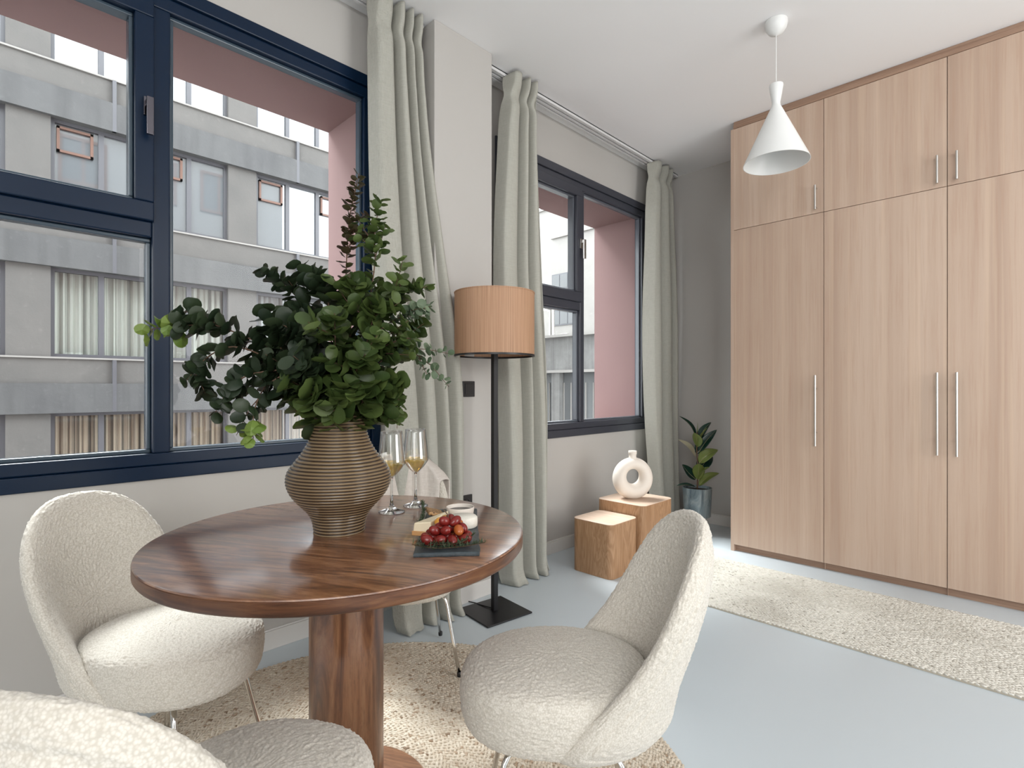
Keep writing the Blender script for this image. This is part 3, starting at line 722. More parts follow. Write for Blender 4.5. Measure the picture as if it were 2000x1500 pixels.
def make_back_mesh():
    m = MB(); NA, NR = 200, 60; T_ = 0.028
    bd = []
    for i in range(NA):
        al = 2 * pi * i / NA; a2 = al
        if cos(al) < 0: a2 = pi - al
        bd.append(bound(max(-pi / 2 + 0.001, min(pi / 2 - 0.001, atan2(sin(a2), abs(cos(a2)))))))
    def pt(i, rho, side):
        al = 2 * pi * i / NA; B = bd[i]
        u = rho * B * cos(al); z = CZS + rho * B * sin(al)
        h = T_ * sqrt(max(0, 1 - rho ** 7))
        if side > 0:   # quilted outer face
            if rho < 0.86:
                for c in (0.0, 0.16, -0.16, 0.32, -0.32):
                    for sg in (1, -1):
                        dd = abs((abs(u) * 1.0 * sg if False else u) - c - sg * (z - 0.55) * 0.75) / 1.25
                        if dd < 0.008: h -= 0.0028 * (1 - dd / 0.008)
            dd = abs(rho - 0.86) * B
            if dd < 0.008: h -= 0.0045 * (1 - dd / 0.008)
        return sheet(u, z, side * h)
    rhos = [1 - (1 - k / NR) ** 1.6 for k in range(NR + 1)]
    rings = []
    for k in range(1, NR): rings.append([pt(i, rhos[k], 1) for i in range(NA)])
    rings.append([pt(i, 1.0, 0) for i in range(NA)])
    for k in range(NR - 1, 0, -1): rings.append([pt(i, rhos[k], -1) for i in range(NA)])
    m.rings(rings, True, True)
    return m
def make_seat_mesh():
    m = MB(); n = 160
    prof = [(0.02, .491), (0.3, .490), (0.55, .487), (0.75, .482), (0.88, .477), (0.955, .468), (0.99, .455), (1.003, .437), (1.003, .412), (0.992, .388), (0.972, .366), (0.935, .350), (0.87, .341), (0.7, .336), (0.4, .335), (0.02, .335)]
    pp = catmull([Vector((a, b, 0)) for a, b in prof], 110)
    rings = []
    for p in pp:
        ring = []
        for j in range(n):
            a = 2 * pi * j / n; c, s_ = cos(a), sin(a)
            rx = 0.245 if c > 0 else 0.222
            ry = 0.200 if c > 0 else 0.184 + 0.016 * (1 - abs(c)) ** 1.0
            ex = 0.88
            x = rx * abs(c) ** ex * (1 if c > 0 else -1); y = ry * abs(s_) ** ex * (1 if s_ > 0 else -1)
            ring.append((x * p.x + 0.0, y * p.x, p.y - (0.012 * max(0, x * p.x / 0.26) ** 2)))
        rings.append(ring)
    m.rings(list(reversed(rings)), True, True)
    return m
tex = bpy.data.textures.new('boucle_loops', 'CLOUDS'); tex.noise_scale = 0.0062; tex.noise_depth = 1; tex.noise_type = 'SOFT_NOISE'
def fluffy(o, lv=1, st=0.0062):
    if lv: s_ = o.modifiers.new('refine', 'SUBSURF'); s_.levels = lv; s_.render_levels = lv
    d = o.modifiers.new('loops', 'DISPLACE'); d.texture = tex; d.strength = st; d.mid_level = 0.5; d.texture_coords = 'LOCAL'
    return o
def make_chair():
    C = thing('dining_chair', (0, 0, 0))
    fluffy(fix(make_seat_mesh().build('seat', M['boucle'], C, smooth=True)))
    fluffy(fix(make_back_mesh().build('backrest', M['boucle'], C, smooth=True)))
    for sx, sy in ((1, 1), (1, -1), (-1, -1), (-1, 1)):
        x1, y1 = 0.120 * sx, 0.115 * sy; x2, y2 = 0.185 * sx, 0.170 * sy
        pts = [(x1 * .35, y1 * .35, .318), (x1 * .9, y1 * .9, .318), (x1 * 1.03, y1 * 1.03, .312), (x1 * 1.10, y1 * 1.10, .298), (x1 * 1.14, y1 * 1.14, .275), ((x1 * 1.14 + x2) / 2, (y1 * 1.14 + y2) / 2, .145), (x2, y2, .018)]
        lg = MB().tube(pts, 0.0072, 12).build('leg', M['chrome'], C, smooth=True)
        MB().lathe([(0.0005, 0.0), (0.0085, 0.0), (0.0095, 0.004), (0.0095, 0.016), (0.007, 0.02)], 14, c=(x2, y2, 0.012)).build('foot_cap', M['blackpl'], lg, smooth=True)
    MB().box(-0.07, 0.06, -0.06, 0.06, 0.316, 0.327).build('seat_plate', M['black'], C)
    return C
def copy_tree(o, parent=None):
    c = o.copy(); COL.objects.link(c); c.parent = parent
    for ch in list(o.children): copy_tree(ch, c)
    return c
CHAIRS = [((-1.745, 0.391), 33, 'ivory boucle dining chair by the large window, behind the left of the table'),
          ((-0.935, 0.305), 124, 'ivory boucle dining chair nearest the camera, cut by the bottom left corner'),
          ((-0.848, 1.025), 223, 'ivory boucle dining chair right of the table, quilted back towards the rug'),
          ((-1.862, 1.272), -26, 'ivory boucle dining chair behind the table, draped with the fringed throw')]
c0 = make_chair()
chairs = []
for i, ((x, y), a, lb) in enumerate(CHAIRS):
    c = c0 if i == 0 else copy_tree(c0)
    c.location = (x, y, 0.0 + 0.0); c.rotation_euler = (0, 0, radians(a)); tag(c, lb, 'chair', 'boucle chairs round the table'); chairs.append(c)
for c in chairs: c.location.z = 0.0005

# throw over the back of the far chair
def make_throw():
    c = chairs[3]; m = MB(); m.uv = []
    U0, U1, nu, nv = -0.10, 0.225, 70, 90
    for j in range(nv + 1):
        v = j / nv                       # 0 front hem .. 1 rear hem
        for i in range(nu + 1):
            t = i / nu; u = U0 + (U1 - U0) * t
            al_z = 0.825 - 0.10 * (abs(u) / 0.2) ** 2.2 if abs(u) < 0.26 else 0.72
            wr = 0.010 * noise.noise(Vector((t * 7, v * 1.5, 4.0))) + 0.004 * noise.noise(Vector((t * 19, v * 4, 1.0)))
            top = al_z + 0.012
            if v < 0.30: z = 0.52 + (top - 0.52) * (v / 0.30); off = -0.036
            elif v < 0.38:
                k = (v - 0.30) / 0.08; z = top + 0.010 * sin(k * pi); off = -0.036 * cos(k * pi)
            else:
                k = (v - 0.38) / 0.62; z = top - (top - (0.30 if t > 0.4 else 0.40)) * k; off = 0.036 + 0.010 * k
            p = sheet(u, max(z, 0.46) if v >= 0.38 else z, off + wr * (1 if off > 0 else -1))
            m.v.append((p[0], p[1], z)); m.uv.append((t, v))
    n = nu + 1
    for j in range(nv):
        for i in range(nu): m.f.append((j * n + i, j * n + i + 1, (j + 1) * n + i + 1, (j + 1) * n + i))
    o = m.build('throw_blanket', M['throw'], smooth=True, loc=tuple(c.location))
    o.rotation_euler = c.rotation_euler
    so = o.modifiers.new('cloth_thickness', 'SOLIDIFY'); so.thickness = 0.004; so.offset = 1
    fr = MB(); rnd = random.Random(4)
    base = nv * n
    for i in range(0, nu + 1):
        p = Vector(m.v[base + i])
        for k in range(2):
            q = p + Vector((rnd.uniform(-.01, .01), rnd.uniform(-.012, .012), 0))
            fr.tube([q, q + Vector((rnd.uniform(-.008, .004), rnd.uniform(-.01, .01), -0.03)), q + Vector((rnd.uniform(-.015, .005), rnd.uniform(-.016, .016), -0.055 - rnd.random() * .02))], 0.0011, 4)
    f = fr.build('fringe', M['throw'], o); f['kind'] = 'stuff'
    tag(o, 'pale silky throw blanket with fringe draped over the far chair back', 'throw')
make_throw()

# ------------------------------------------------------------------ ribbed vase
VX, VY = -1.342, 0.693
vp = [(.0, .0655), (.012, .0665), (.035, .071), (.055, .081), (.072, .096), (.090, .113), (.110, .1265), (.132, .1345), (.150, .1350), (.168, .130), (.188, .1165), (.210, .099), (.235, .084), (.262, .0735), (.290, .0690), (.317, .0680)]
V = thing('ribbed_vase', (VX, VY, TZ), label='bulbous vase with fine horizontal ribs standing on the dining table', cat='vase')
prof = []
NZ = 39 * 8
for i in range(NZ + 1):
    z = 0.317 * i / NZ
    prof.append((smooth_table(vp, z) + 0.0013 * sin(2 * pi * z / 0.00815), z))
prof += [(0.0655, 0.3175), (0.0635, 0.316), (0.064, 0.28), (0.078, 0.235), (0.1, 0.20), (0.12, 0.15), (0.10, 0.09), (0.06, 0.03), (0.0005, 0.012)]
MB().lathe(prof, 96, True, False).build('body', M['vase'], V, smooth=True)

# ------------------------------------------------------------------ eucalyptus branches
A_ = radians(44.7)
RV = Vector((cos(A_), sin(A_), 0)); FV = Vector((-sin(A_), cos(A_), 0))
rnd = random.Random(11)
def leaf_disc(m, p, nrm, tip, size, rng):
    nrm = nrm.normalized(); tip = (tip - nrm * tip.dot(nrm)).normalized(); sd = nrm.cross(tip)
    K = 12; cup = rng.uniform(0.05, 0.22) * size; fold = rng.uniform(0.0, 0.15) * size; el = rng.uniform(0.42, 0.52)
    n0 = len(m.v)
    c = p + tip * size * 0.5
    m.v.append(tuple(c - nrm * cup))
    for k in range(K):
        a = 2 * pi * k / K + pi
        q = c + tip * (cos(a) * size * 0.52) + sd * (sin(a) * size * el) + nrm * (abs(sin(a)) * fold + rng.uniform(-.04, .04) * size)
        m.v.append(tuple(q))
    for k in range(K): m.f.append((n0, n0 + 1 + k, n0 + 1 + (k + 1) % K))
MOUTH = Vector((VX, VY, TZ + 0.30))
def P3(a, b, z): return MOUTH + RV * a + FV * b + Vector((0, 0, z))
def branch(pts, mat, label, s0=0.045, s1=0.022, dens=0.024, twigs=3, seed=0, start=0.12, tipmat=None, group=None, tw_len=0.09):
    rng = random.Random(seed)
    B = thing('eucalyptus_branch', tuple(MOUTH), label=label, cat='branch', group=group)
    st = MB(); lf = MB(); tip = MB()
    def run(P_, r0, r1, s0, s1, start):
        L_ = sum((b - a).length for a, b in zip(P_, P_[1:]))
        n = len(P_)
        st.tube([p - MOUTH for p in P_], [r0 + (r1 - r0) * i / (n - 1) for i in range(n)], 6)
        d = L_ * start; k = 0
        while d < L_:
            t = d / L_ * (n - 1); i = min(int(t), n - 2); p = P_[i].lerp(P_[i + 1], t - i) - MOUTH
            tg = (P_[i + 1] - P_[i]).normalized()
            ph = k * 1.57 + rng.uniform(-.5, .5)
            a = tg.cross(Vector((0.3, 0.2, 1))).normalized(); b = tg.cross(a)
            for sg in (1, -1):
                if rng.random() < 0.06: continue
                out = (a * cos(ph) + b * sin(ph)) * sg
                sz = (s0 + (s1 - s0) * (d / L_)) * rng.uniform(0.85, 1.25) * 1.12
                tipd = out + tg * rng.uniform(0.1, 0.7)
                nrm = tg * rng.uniform(0.5, 1) - out * 0.4 + Vector((rng.uniform(-.6, .6), rng.uniform(-.6, .6), rng.uniform(-.2, .7)))
                leaf_disc(tip if (tipmat and d > L_ * 0.86) else lf, p + out * 0.003, nrm, tipd, sz, rng)
            d += dens * rng.uniform(0.8, 1.25) * (0.6 + 0.4 * (1 - d / L_)); k += 1
        return L_
    P_ = catmull(pts, 40)
    run(P_, 0.0032, 0.0011, s0, s1, start)
    for k in range(twigs):
        f = rng.uniform(0.35, 0.85); i = int(f * 40); p = P_[i]; tg = (P_[i + 1] - P_[i]).normalized()
        dv = (tg + Vector((rng.uniform(-.9, .9), rng.uniform(-.9, .9), rng.uniform(-.8, .8)))).normalized()
        ln = tw_len * rng.uniform(0.6, 1.3)
        q = catmull([p, p + dv * ln * .5, p + dv * ln + tg * ln * 0.2 + Vector((0, 0, -0.012))], 10)
        run(q, 0.0014, 0.0008, s0 * 0.8, s1, 0.2)
    st.build('stem', M['twig'], B)
    lf.build('leaves', mat, B, smooth=True)
    if tipmat and tip.v: tip.build('tip_leaves', tipmat, B)['label'] = 'fresh light green tip leaves'
    return B
k = 0.001383   # metres per photo pixel at the vase, used only to note sizes
def px(x, y, b=0.0):  # reach of a branch noted as (right, up) from the mouth; converted once to metres
    s_ = k * (1 + b / 1.437); return P3((x - 663) * s_, b, (835 - y) * s_ + 0.0)
GD = 'eucalyptus branches in the ribbed vase'
MO = lambda dx=0, dz=0: [P3(dx, dz, -0.14), P3(dx * 1.5, dz * 1.5, 0.0)]
branch(MO(-.02, 0) + [px(600, 740), px(480, 670, -.02), px(380, 640, -.03), px(286, 662, -.04)], M['leaf_backlit'], 'long eucalyptus branch reaching furthest left across the window mullion', 0.046, 0.030, 0.026, 5, 1, 0.3, M['leaf_light'], GD)
branch(MO(-.02, .02) + [px(610, 690, .02), px(575, 600, .03), px(505, 540, .02)], M['leaf_backlit'], 'eucalyptus branch arching up left towards the upper window', 0.042, 0.024, 0.022, 4, 2, 0.3, None, GD)
branch(MO(-.03, -.01) + [px(570, 740, -.03), px(470, 690, -.05), px(400, 730, -.06), px(415, 780, -.06)], M['leaf_backlit'], 'eucalyptus branch spreading low left with a drooping backlit end', 0.044, 0.028, 0.024, 4, 3, 0.3, None, GD)
branch(MO(-.03, -.02) + [px(590, 745, -.05), px(520, 740, -.09), px(470, 770, -.1), px(455, 810, -.1)], M['leaf_backlit'], 'short eucalyptus branch drooping left of the vase neck', 0.044, 0.026, 0.024, 3, 4, 0.3, None, GD)
branch(MO(-.02, -.03) + [px(600, 745, -.06), px(550, 760, -.1), px(525, 810, -.11), px(522, 872, -.11)], M['leaf_backlit'], 'eucalyptus branch hanging down beside the vase to the window sill', 0.040, 0.028, 0.024, 1, 5, 0.3, M['leaf_light'], GD)
branch(MO(0, .02) + [px(665, 690, .04), px(665, 540, .05), px(672, 440, .05), px(690, 355, .05)], M['leaf_brown'], 'tallest eucalyptus branch, brownish small leaves against the pink reveal', 0.030, 0.016, 0.017, 5, 6, 0.35, None, GD, 0.08)
branch(MO(.01, .02) + [px(700, 690, .03), px(722, 540, .04), px(722, 480, .04), px(735, 405, .03)], M['leaf'], 'upright eucalyptus branch right of the tallest one', 0.034, 0.020, 0.019, 4, 7, 0.35, None, GD)
branch(MO(.02, .0) + [px(720, 690, .02), px(780, 590, .02), px(832, 575, .01)], M['leaf'], 'eucalyptus branch spreading up right over the curtain', 0.040, 0.022, 0.021, 5, 8, 0.3, None, GD)
branch(MO(.03, .0) + [px(730, 680, .0), px(790, 630, .0), px(846, 612, -.02)], M['leaf_grey'], 'eucalyptus branch with small grey green leaves pointing right', 0.034, 0.015, 0.019, 3, 9, 0.35, None, GD)
branch(MO(.03, -.01) + [px(720, 720, -.03), px(780, 680, -.03), px(822, 672, -.05)], M['leaf'], 'eucalyptus branch reaching right at mid height', 0.042, 0.020, 0.021, 3, 10, 0.3, None, GD)
branch(MO(.03, .01) + [px(730, 730, .03), px(790, 700, .05), px(824, 750, .05)], M['leaf_grey'], 'thin eucalyptus branch bending down at the right', 0.030, 0.014, 0.019, 3, 12, 0.35, None, GD)
branch(MO(.03, .0) + [px(730, 755, .02), px(768, 765, .04), px(762, 832, .04)], M['leaf'], 'eucalyptus branch drooping towards the wine glasses', 0.030, 0.022, 0.016, 1, 13, 0.35, None, GD)
inner = [((600, 620, .03), (560, 650, .04)), ((640, 600, 0), (610, 560, 0)), ((690, 600, 0), (700, 570, -.02)), ((740, 640, -.05), (760, 600, -.06)), ((620, 680, -.08), (570, 640, -.1)),
         ((680, 680, -.1), (690, 620, -.14)), ((720, 730, -.09), (750, 700, -.14)), ((640, 740, -.1), (615, 720, -.15)), ((700, 640, .09), (720, 580, .12)), ((600, 700, .08), (540, 660, .1)),
         ((760, 700, .06), (800, 650, .1)), ((560, 700, -.03), (520, 620, -.03)), ((540, 720, 0), (500, 740, 0))]
for i, (a, b) in enumerate(inner):
    branch([P3(rnd.uniform(-.03, .03), rnd.uniform(-.03, .03), -.12), px(663 + (a[0] - 663) * .35, 800, a[2] * .3), px(*a), px(*b)], M['leaf_backlit'] if a[0] < 650 else M['leaf'],
           'eucalyptus branch in the dense green middle of the bouquet', 0.054, 0.032, 0.021, 3, 20 + i, 0.18, None, GD, 0.08)
for i in range(9):
    a = 2 * pi * i / 9 + 0.2; rx = 0.088; 
    branch([P3(.02 * cos(a), .02 * sin(a), -.10), P3(.045 * cos(a), .045 * sin(a), 0.0), P3(rx * cos(a), rx * sin(a), 0.055), P3(.12 * cos(a), .12 * sin(a), 0.075 + .02 * (i % 3))], M['leaf'],
           'short broad-leaved eucalyptus sprig spilling over the vase rim', 0.058, 0.042, 0.017, 2, 60 + i, 0.30, None, GD, 0.06)

# ------------------------------------------------------------------ wine glasses
def wine_glass(x, y, label):
    G = thing('wine_glass', (x, y, TZ), label=label, cat='wine glass', group='glasses of white wine on the table')
    MB().lathe([(0.0005, 0.0006), (0.040, 0.0006), (0.0405, 0.002), (0.036, 0.004), (0.018, 0.010), (0.008, 0.018), (0.0045, 0.030), (0.0003, 0.031)], 40).build('foot', M['solidglass'], G, smooth=True)
    MB().lathe([(0.0045, 0.030), (0.0036, 0.06), (0.0036, 0.100), (0.005, 0.108)], 16, True, True).build('stem', M['solidglass'], G, smooth=True)
    out = [(0.005, 0.108), (0.012, 0.114), (0.026, 0.128), (0.039, 0.146), (0.0425, 0.155), (0.0415, 0.17), (0.037, 0.21), (0.033, 0.252)]
    pts = [(p.x, p.y) for p in catmull([Vector((a, b, 0)) for a, b in out], 28)]
    inn = [(max(0.0005, r - 0.0012), z + (0.001 if z < 0.13 else 0)) for r, z in reversed(pts)]
    MB().lathe(pts + inn, 48).build('bowl', M['bowlglass'], G, smooth=True)
    wn = [(0.001, 0.112)] + [(r - 0.0016, z + 0.001) for r, z in pts if 0.113 < z < 0.157] + [(0.0005, 0.157)]
    MB().lathe(wn, 48, True, False).build('wine', M['wine'], G, auto=40)['label'] = 'golden white wine'
wine_glass(-1.431, 0.913, 'wine glass half hidden by the ribbed vase, white wine inside')
wine_glass(-1.450, 1.016, 'wine glass in full view behind the cheese board, white wine inside')

# ------------------------------------------------------------------ slate board and food
BD = Vector((-1.128, 0.902, TZ)); BA = atan2(1.106 - 0.813, -1.241 + 0.898)       # long axis heading away from the camera
S_ = thing('slate_board', tuple(BD), BA, label='dark slate serving board holding grapes and cheese on the table', cat='board')
m = MB(); rng = random.Random(2); ring = []
hx, hy = 0.222, 0.076
corners = [(-hx, -hy), (hx, -hy), (hx, hy), (-hx, hy)]
for (a, b), (c, d) in zip(corners, corners[1:] + corners[:1]):
    n = 30 if abs(a - c) > .2 else 14
    for i in range(n):
        t = i / n; j = rng.uniform(-.0012, .0012); ring.append((a + (c - a) * t + (j if a == c else 0), b + (d - b) * t + (j if b == d else 0)))
m.rings([[(x * 0.995, y * 0.99, 0.0005) for x, y in ring], [(x, y, 0.004) for x, y in ring], [(x, y, 0.008) for x, y in ring], [(x * 0.99, y * 0.975, 0.010) for x, y in ring]])
m.build('slab', M['slate'], S_)
ZB = TZ + 0.010
u_ = Vector((cos(BA), sin(BA), 0)); v_ = Vector((-sin(BA), cos(BA), 0))
def onb(a, b, z=0): p = BD + u_ * a + v_ * b; return (p.x, p.y, ZB + z)   # a away from the camera, b to the left
GB = thing('grape_bunch', onb(-0.125, 0.0), BA, label='bunch of red grapes at the near end of the slate board', cat='grapes')
rng = random.Random(6); placed = []
cands = [(-.035, .050, .011), (-.040, .020, .011), (-.042, -.012, .011), (-.030, -.040, .011), (-.008, .058, .011), (-.010, .034, .012), (-.012, .006, .011), (-.006, -.022, .011), (-.002, -.050, .012),
         (.022, .045, .011), (.022, .018, .011), (.024, -.012, .011), (.022, -.040, .011), (-.024, .034, .030), (-.028, .004, .031), (-.022, -.026, .030), (-.002, .022, .031), (.002, -.006, .032), (.002, -.036, .030), (.020, .006, .031), (.020, -.022, .031), (-.008, .008, .049), (-.006, -.018, .048), (.014, -.006, .049), (.040, .030, .012), (.042, -.002, .012)]
uv = None
for i, (a, b, z) in enumerate(cands):
    r = 0.0118 * rng.uniform(0.9, 1.08); el = rng.uniform(1.3, 1.5)
    m = MB(); prof = [(max(.0003, r * sin(pi * q / 12)), -r * cos(pi * q / 12) * el) for q in range(13)]
    m.lathe(prof, 16)
    g = m.build('grape', M['grape2'] if i in (11, 15, 20, 24) else M['grape'], GB, smooth=True)
    g.location = (a + rng.uniform(-.003, .003), b * 0.98 + rng.uniform(-.002, .002), z + .0015)
    g.rotation_euler = (rng.uniform(1.0, 2.1), rng.uniform(-.5, .5), rng.uniform(0, 6.3))
st = MB()
st.tube(catmull([(.03, 0, .03), (.0, .01, .045), (-.01, .0, .062), (-.004, .012, .078)], 14), 0.0013, 6)
for a, b, z in cands[13:21]: st.tube([(0, 0, .035), (a, b, z + .004)], 0.0008, 5)
st.build('stalk', M['twig'], GB)
for (a, b, rz) in ((-.075, .032, .3), (-.062, .012, 1.2)):
    m = MB(); m.lathe([(.0003, 0), (.017, .002), (.021, .012), (.0195, .021), (.012, .020), (.0003, .019)], 26)
    o = m.build('apricot_half', M['apricot'], None, smooth=True, loc=onb(a, b, .020)); o.rotation_euler = (1.2, 0.2, rz + BA)
    tag(o, ('orange fruit half leaning between grapes and cheese, left one' if b > .02 else 'orange fruit half standing just behind the grapes'), 'fruit')
# hard cheese wedge
m = MB(); a, b_, c = 0.150, 0.046, 0.032
W_ = thing('cheese_wedge', onb(0.0, 0.036, 0.0), BA - 0.35, label='long pale hard cheese wedge lying diagonally on the slate board', cat='cheese')
m.add([(-.085, .030, 0), (-.080, -.020, 0), (.085, 0.0, 0), (-.085, .026, c), (-.078, -.018, c + .004), (.085, 0, c - .004)], [(0, 2, 1), (3, 4, 5), (0, 1, 4, 3), (1, 2, 5, 4), (2, 0, 3, 5)])
m.build('cheese', M['cheese'], W_, bevel=0.003)
MB().box(-.0875, -.084, -.021, .031, 0.0, 0.012).build('rind', M['cheeserind'], W_, bevel=0.002)['label'] = 'brown rind'
# soft cheese
BR = thing('soft_cheese_round', onb(0.005, -0.036), BA, label='small white soft cheese round behind the grapes, on the right of the slate board', cat='cheese')
m = MB(); prof = [(.0003, .0), (.034, 0), (.038, .004), (.0385, .014), (.038, .026), (.034, .030), (.0003, .0305)]
m.lathe(prof, 44); m.build('rind', M['brie'], BR, auto=50)
# dish
DS = thing('dip_dish', onb(0.108, -0.026), BA, label='small white dish of dark chutney at the far end of the slate board', cat='dish')
MB().lathe([(.0003, .0005), (.032, .0005), (.038, .006), (.0405, .030), (.0400, .032), (.0375, .031), (.035, .010), (.0003, .008)], 44).build('dish', M['ceramic'], DS, auto=50)
MB().lathe([(.0365, .022), (.0003, .0235)], 36, True).build('chutney', M['jam'], DS, smooth=True)
# wafer
m = MB().box(-.045, .045, -.024, .024, 0, .010)
o = m.build('honeycomb_wafer', M['wafer'], bevel=0.003, loc=onb(0.105, 0.048, 0.012)); o.rotation_euler = (0.25, 0.06, BA + .2)
tag(o, 'brown honeycomb patterned wafer behind the hard cheese', 'wafer')
def rosemary(pts, label, seed):
    rng = random.Random(seed); P_ = catmull(pts, 26); o0 = P_[0]
    Rm = thing('rosemary_sprig', tuple(o0), label=label, cat='herb sprig', group='rosemary sprigs on the slate board')
    MB().tube([p - o0 for p in P_], 0.0010, 5).build('stem', M['twig'], Rm)
    m = MB()
    for p, q in zip(P_, P_[1:]):
        tg = (q - p).normalized()
        for j in range(9):
            d = (tg * rng.uniform(.3, 1) + Vector((rng.uniform(-1, 1), rng.uniform(-1, 1), rng.uniform(-.1, .9)))).normalized(); s_ = d.cross(Vector((0, 0, 1))).normalized() * 0.0011
            b = p.lerp(q, rng.random()) - o0; L_ = rng.uniform(.010, .017); n0 = len(m.v)
            m.v += [tuple(b - s_ * .6), tuple(b + d * L_ * .5 - s_), tuple(b + d * L_), tuple(b + d * L_ * .5 + s_), tuple(b + s_ * .6)]; m.f.append((n0, n0 + 1, n0 + 2, n0 + 3, n0 + 4))
    m.build('needles', M['herb'], Rm)
def ob(a, b, z): return Vector(onb(a, b, z))
rosemary([ob(-.185, .082, .010), ob(-.200, .04, .006), ob(-.205, 0, .006), ob(-.200, -.045, .008), ob(-.19, -.088, .012)], 'rosemary sprig along the near edge of the slate board', 1)
rosemary([ob(-.15, .072, .006), ob(-.17, .045, .008), ob(-.185, .01, .008), ob(-.18, -.03, .010), ob(-.155, -.06, .02)], 'rosemary sprig tucked under the front of the grapes', 2)
rosemary([ob(.02, .085, .006), ob(.07, .078, .012), ob(.11, .08, .022), ob(.14, .085, .04)], 'rosemary sprig behind the hard cheese at the far left', 3)

# ------------------------------------------------------------------ oak cube tables
def cube_table(x, y, sx, sy, h, label):
    C = thing('side_table', (x, y, 0), label=label, cat='side table', group='oak cube side tables')
    def rr(ax, ay, r, z):
        out = []
        for cx, cy, a0 in ((1, 1, 0), (-1, 1, 90), (-1, -1, 180), (1, -1, 270)):
            for k_ in range(9):
                a = radians(a0 + 90 * k_ / 8); out.append((cx * (ax - r) + r * cos(a), cy * (ay - r) + r * sin(a), z))
        return out
    r = 0.042
    MB().rings([rr(sx, sy, r, 0.001), rr(sx, sy, r, h - .0035)]).build('body', M['oak'], C, auto=30)
    MB().rings([rr(sx, sy, r, h - .0035), rr(sx, sy, r, h - .001), rr(sx - .001, sy - .001, r, h)]).build('top', M['oaktop'], C, auto=30)
cube_table(-1.955, 2.817, 0.150, 0.150, 0.33, 'smaller and lower oak cube side table with nothing on it')
cube_table(-1.955, 3.170, 0.183, 0.190, 0.40, 'taller oak cube side table carrying the cream ring vase')
# ring vase
RVs = thing('ring_vase', (-1.962, 3.150, 0.40), radians(54), label='cream ceramic ring vase with a short neck on the taller oak cube', cat='vase')
m = MB(); rings = []
NA = 72; NB = 28
for i in range(NA):
    a = 2 * pi * i / NA
    rx, rz, t = 0.094, 0.096, 0.0455 + 0.006 * (-sin(a))
    c = Vector((cos(a) * rx, 0, sin(a) * rz + 0.143)); nr = Vector((cos(a), 0, sin(a)))
    ring = []
    for j in range(NB):
        b = 2 * pi * j / NB
        p = c + nr * (t * cos(b)) + Vector((0, 1, 0)) * (t * 1.18 * sin(b))
        ring.append((p.x, p.y, max(0.0005, p.z)))
    rings.append(ring)
rings.append(rings[0]); m.rings(rings, False, False)
m.build('ring_body', M['ceramic'], RVs, smooth=True)
MB().lathe([(.034, .262), (.027, .275), (.0245, .285), (.026, .300), (.0285, .303), (.0285, .322), (.026, .324), (.022, .321), (.020, .29)], 32, True).build('neck', M['ceramic'], RVs, smooth=True)

# ------------------------------------------------------------------ rubber plant
Fp = thing('rubber_plant', (-1.935, 4.060, 0), radians(20), label='small rubber plant in a blue grey pot on wooden legs, in the far corner', cat='potted plant')
pot = MB().lathe([(.096, .128), (.101, .132), (.112, .356), (.108, .358), (.104, .350), (.100, .335), (.0005, .335)], 56, True).build('pot', M['pot'], Fp, auto=40)
MB().lathe([(.102, .336), (.06, .340), (.0005, .343)], 32).build('soil', M['soil'], Fp)
for a in (20, 140, 260):
    ca, sa = cos(radians(a - 90)), sin(radians(a - 90))
    MB().tube([(ca * .062, sa * .062, .130), (ca * .098, sa * .098, .001)], [.013, .009], 12).build('leg', M['potleg'], Fp, smooth=True)
MB().tube(catmull([(0, 0, .335), (.004, 0, .5), (-.004, .004, .66), (.0, .0, .80)], 20), [.006] * 8 + [.0045] * 13, 8).build('stem', M['twig'], Fp, smooth=True)
def big_leaf(base, tip, width, bend, mat, roll=0.0):
    b = Vector(base); t = Vector(tip); L_ = (t - b).length; d = (t - b).normalized()
    sd = d.cross(Vector((0, 0, 1))).normalized(); 
    up = sd.cross(d); sd2 = sd * cos(roll) + up * sin(roll); up = sd2.cross(d)
    m = MB(); n = 14; K = 6
    for i in range(n + 1):
        q = i / n; w_ = width * (sin(pi * q ** 0.85) ** 0.75 if 0 < q < 1 else 0.0) * (1 - 0.15 * q)
        c = b + d * L_ * q + up * (bend * sin(pi * q))
        for j in range(-K, K + 1):
            f = j / K
            m.v.append(tuple(c + sd2 * (w_ * f) + up * (abs(f) ** 1.4 * w_ * 0.35)))
    nn = 2 * K + 1
    for i in range(n):
        for j in range(2 * K): m.f.append((i * nn + j, i * nn + j + 1, (i + 1) * nn + j + 1, (i + 1) * nn + j))
    o = m.build('leaf', mat, Fp, smooth=True)
    so = o.modifiers.new('t', 'SOLIDIFY'); so.thickness = .0012
    MB().tube([tuple(b + d * L_ * q + up * (bend * sin(pi * q) - .0006)) for q in [i / 10 for i in range(11)]], [.0022 - .0015 * i / 10 for i in range(11)], 5).build('midrib', M['ficus_rib'], o)
iA = radians(20)
def vl(a, b, z):   # right, away, up -> the plant's own axes
    v = RV * a + FV * b; return (v.x * cos(iA) + v.y * sin(iA), -v.x * sin(iA) + v.y * cos(iA), z)
D, G_, Pl = M['ficus_dark'], M['ficus_green'], M['ficus_pale']
